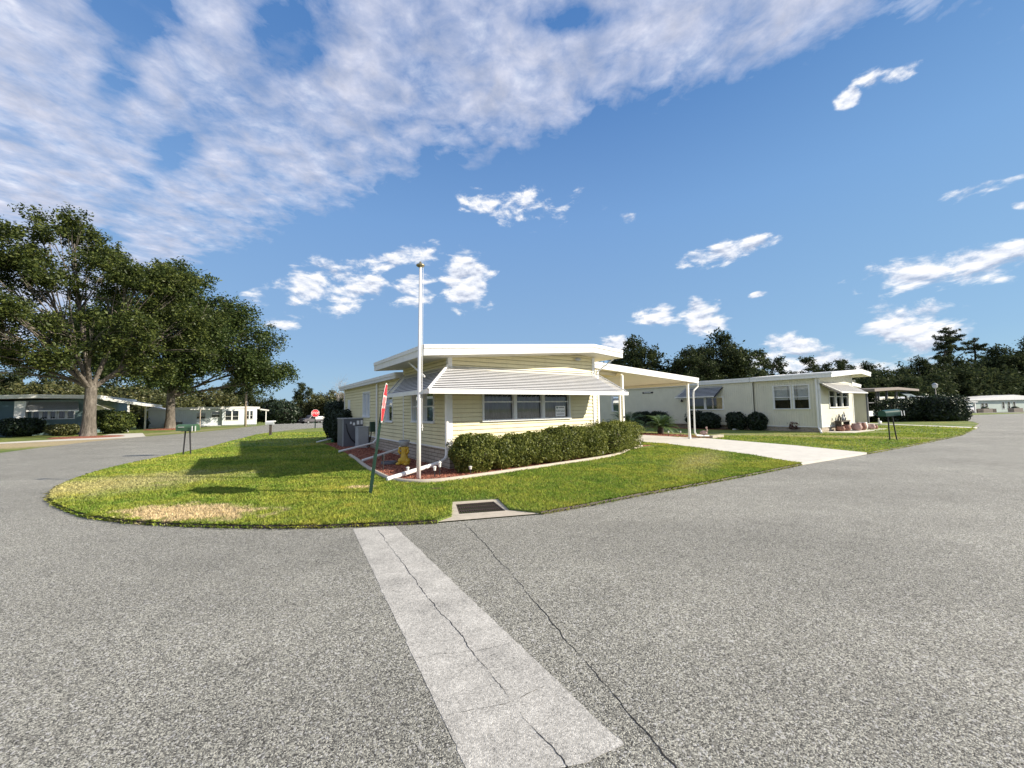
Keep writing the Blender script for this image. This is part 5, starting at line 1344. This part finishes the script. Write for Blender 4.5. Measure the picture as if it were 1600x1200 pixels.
# smaller crown extending towards the street
shrub('shrub', 'bright green leafy bush beside the oak trunk and teal carport', (-33.7, 33.3, 0), 0, (1.35, 1.2, .95), 5000, .10, M['oak_leaf2'], True, 'bush', None, 2.0, 7)
shrub('shrub', 'dark clipped bush in front of the teal house door', (-38.4, 30.8, 0), 0, (1.25, 1.0, .72), 4500, .08, M['dark_leaf'], True, 'bush', None, 2.8, 3)
shrub('shrub', 'silvery pale bush under the teal house windows', (-35.6, 31.2, 0), 0, (1.2, .7, .45), 2500, .07, M['olive_leaf'], True, 'bush', None, 2.2, 3)
shrub('hedge_bush', 'small square dark hedge by the white end room', tuple(W2(-13.6, 50.3, 0)), TH, (.5, .5, .55), 1500, .08, M['dark_leaf'], True, 'hedge', None, 4, 0)
shrub('shrub', 'large dark round bush at the end of the pale blue house', (-43.5, 74, hgt(74)), 0, (3.2, 2.5, 2.0), 5000, .2, M['dark_leaf'], True, 'bush', None, 2.5, 4)
ob = thing('mulch_ring', 'low ring of brown mulch round the largest oak trunk', 'mulch', (-30.8, 28.5, 0)); MB().lathe([(2.3, .0), (2.1, .05), (.5, .1)], 0, 0, 0, 28, 1, .7).build('mulch', M['mulch'], ob)
ob = thing('mulch_ring', 'low ring of brown mulch round the dense oak trunk', 'mulch', (-35.2, 40.4, 0)); MB().lathe([(2.4, .0), (2.2, .06), (.5, .12)], 0, 0, 0, 28, 1, .7).build('mulch', M['mulch'], ob)

# prototypes for the background woods
protoA = tree('oak_tree', 'x', (0, 0, 0), 3.5, .35, [(0, 0, 8, 4.2, 4.2, 3.2), (2.6, 0, 6.4, 3, 3, 2.2), (-2.6, 1, 6.2, 3, 3, 2.4), (.5, 0, 10.6, 2.6, 2.6, 1.6)], 46, 16000, .20, 'far_leaf', 'dark_bark', seed=21, cl_r=(1.0, 1.7), group='trees standing behind the homes')
protoB = tree('oak_tree', 'x', (0, 0, 0), 4.5, .3, [(-1.5, 0, 7.5, 2.6, 2.6, 2.4), (2, .5, 8.8, 2.6, 2.6, 2.2), (0, 0, 11.2, 1.8, 2, 1.5), (3.2, 0, 6, 1.8, 2, 1.2)], 34, 7000, .16, 'far_leaf', 'dark_bark', seed=22, cl_r=(.55, 1.05), group='trees standing behind the homes')
protoC = tree('oak_tree', 'x', (0, 0, 0), 1.5, .3, [(0, 0, 4.2, 4.6, 4.6, 3.4), (3, 0, 3.4, 3, 3, 2.6), (-3, 0, 3.4, 3, 3, 2.6)], 50, 15000, .23, 'far_leaf', 'dark_bark', seed=23, cl_r=(1.2, 1.9), group='trees standing behind the homes')
protoD = tree('pine_tree', 'x', (0, 0, 0), 14, .28, [(0, 0, 17.5, 2.6, 2.6, 1.5), (1.4, 0, 15, 2.0, 2, .9), (-1.6, 0, 13.8, 1.8, 2, .7), (.4, 0, 19.6, 1.6, 1.6, .8)], 26, 4200, .17, 'far_leaf', 'dark_bark', seed=24, cl_r=(.5, .95), flat=.35, group='tall pines above the woods')
protoE = tree('oak_tree', 'x', (0, 0, 0), 1.5, .3, [(0, 0, 4.2, 4.6, 4.6, 3.4), (3, 0, 3.4, 3, 3, 2.6), (-3, 0, 3.4, 3, 3, 2.6)], 50, 15000, .23, 'olive_leaf', 'dark_bark', seed=25, cl_r=(1.2, 1.9), group='trees standing behind the homes')
for p in (protoA, protoB, protoC, protoD, protoE): p.location = (0, -2000, 0)
def px2(px, d): return ((px - 800) / 612 * d * 1.0)
def put(proto, x, y, s, label, rz=None, flat=1.0):
    return dup(proto, (x, y, hgt(y) - .2), RNG.uniform(0, 6.28) if rz is None else rz, label, (s, s, s * flat))
BG = [
 # x, y, proto, scale, label
 (19.0, 58, 'A', .95, 'dark rounded tree right above the carport roof ridge'), (25.5, 56, 'A', .80, 'dark tree above the middle of the carport roof'), (31.5, 60, 'A', 1.02, 'broad dark tree above the carport roof end'),
 (36.5, 64, 'C', .95, 'low dark tree left of the sparse one'), (45.2, 70, 'B', 1.02, 'sparse tree with open branches against the clouds'), (49.5, 66, 'C', .75, 'low bushy tree below the sparse one'),
 (54, 70, 'B', .90, 'thin tree above the cream house roof middle'), (59, 70, 'B', .86, 'second thin tree above the cream house roof'), (63, 70, 'C', .72, 'low dark tree above the cream house roof end'),
 (84, 92, 'A', .95, 'tree over the cream house roof corner'), (89, 88, 'C', 1.3, 'bushy tree just right of the cream house roof corner'), (95, 92, 'A', 1.02, 'dark tree above the screened porch'), (101, 92, 'B', 1.15, 'open tree above the porch awning'),
 (108, 96, 'A', 1.05, 'dark tree left of the two tall pines'), (122, 104, 'C', 1.7, 'dense low tree below the tall pines'), (130, 104, 'C', 1.7, 'dense low tree behind the far lamp post'),
 (124, 98, 'A', 1.30, 'dark tree right of the tall pines'), (131, 98, 'A', 1.42, 'tallest broad tree near the right edge'), (138, 100, 'A', 1.25, 'dark tree cut by the right edge'), (146, 102, 'A', 1.3, 'dark tree beyond the right edge'),
 (136, 102, 'C', 1.8, 'dense low tree behind the white roof'), (146, 104, 'C', 1.9, 'dense low tree at the far right'), (152, 106, 'C', 1.9, 'dense low tree outside the right edge'),
 (76, 86, 'C', 1.2, 'low dark tree behind the cream house gable'), (82, 84, 'C', 1.2, 'low dark tree behind the porch roof'), (112, 96, 'C', 1.5, 'low dark tree behind the carport with the white car'), (104, 94, 'C', 1.5, 'low dark tree behind the pale green home'),
 (123.5, 110, 'D', 1.22, 'taller right-hand pine of the two rising above the woods'), (120.0, 108, 'D', 1.08, 'shorter left-hand pine of the two rising above the woods'), (133, 112, 'D', 1.08, 'broad pine top near the right edge'),
 # left
 (-63.5, 118, 'B', 1.05, 'isolated airy tree over the far left street'), (-56, 120, 'E', 1.25, 'olive bushy tree left of the yellow house roof'), (-49, 122, 'E', 1.35, 'olive bushy tree touching the yellow house roof'), (-42, 124, 'E', 1.4, 'olive bushy tree behind the yellow house'),
 (-70, 128, 'E', 1.0, 'olive tree behind the far stop sign'), (-77, 124, 'C', 1.1, 'dark tree behind the small white building'), (-66, 112, 'C', .75, 'dark low tree at the far street corner'), (-72, 84, 'E', .95, 'olive tree behind the right half of the pale blue house'), (-84, 88, 'E', 1.1, 'olive tree behind the left half of the pale blue house'), (-76, 66, 'E', 1.0, 'olive tree between the shed and the oak trunk'), (-36, 126, 'C', 1.3, 'tree hidden behind the yellow house roof'),
 (-84, 120, 'A', 1.15, 'tree behind the right end of the pale blue house'), (-80, 104, 'E', 1.25, 'olive tree over the pale blue house roof end'), (-88, 102, 'B', 1.25, 'thin tree above the pale blue house'), (-92, 100, 'E', 1.45, 'olive tree above the middle of the pale blue house'),
 (-99, 98, 'C', 1.5, 'dark tree above the left half of the pale blue house'), (-104, 92, 'E', 1.5, 'olive tree behind the white shed'), (-108, 86, 'B', 1.3, 'thin tree seen over the teal carport'), (-112, 82, 'E', 1.5, 'olive tree behind the teal carport'),
 (-104, 72, 'E', 1.5, 'olive tree behind the largest oak trunk'), (-100, 66, 'C', 1.45, 'dark tree behind the teal roof'), (-98, 60, 'E', 1.3, 'olive tree behind the left end of the teal roof'), (-82, 60, 'B', 1.0, 'thin tree at the left edge'), (-88, 62, 'E', 1.2, 'olive tree cut by the left edge'),
]
PR = {'A': protoA, 'B': protoB, 'C': protoC, 'D': protoD, 'E': protoE}
used = set()
for (x, y, k, s, lab) in BG:
    p = PR[k]
    if k in used: put(p, x, y, s, lab)
    else:
        used.add(k); p.location = (x, y, hgt(y) - .2); p['label'] = lab; p['_s'] = s
for p in PR.values():
    s = p['_s']; del p['_s']; p.scale = (s, s, s)
tree('bare_tree', 'leafless pale grey tree rising beside the yellow house roof end', (-39.6, 90, hgt(90)), 3.0, .13, [(0, 0, 7.5, 2.2, 2.2, 2.6), (1.2, 0, 6, 1.6, 2, 1.6)], 16, 0, .1, 'far_leaf', 'twig_grey', seed=31, bare=True, cl_r=(1.6, 1.6))
# far wooded skyline that reads as one mass
P = []
for i in range(300):
    a = R(-70 + 140 * i / 300 + RNG.uniform(-.2, .2)); r_ = RNG.uniform(215, 250); h = RNG.uniform(4, 9)
    k = 260; c = np.array([math.sin(a) * r_, math.cos(a) * r_, hgt(math.cos(a) * r_) + h * .5])
    P.append(c + RNG.normal(size=(k, 3)) * np.array([2.6, 2.6, h * .36]))
P = np.concatenate(P); V, F = leaves(P, .7, .2, .6)
tag(npmesh('distant_woods', V, F, M['far_leaf']), 'distant low woods along the horizon', 'woods', kind='stuff')
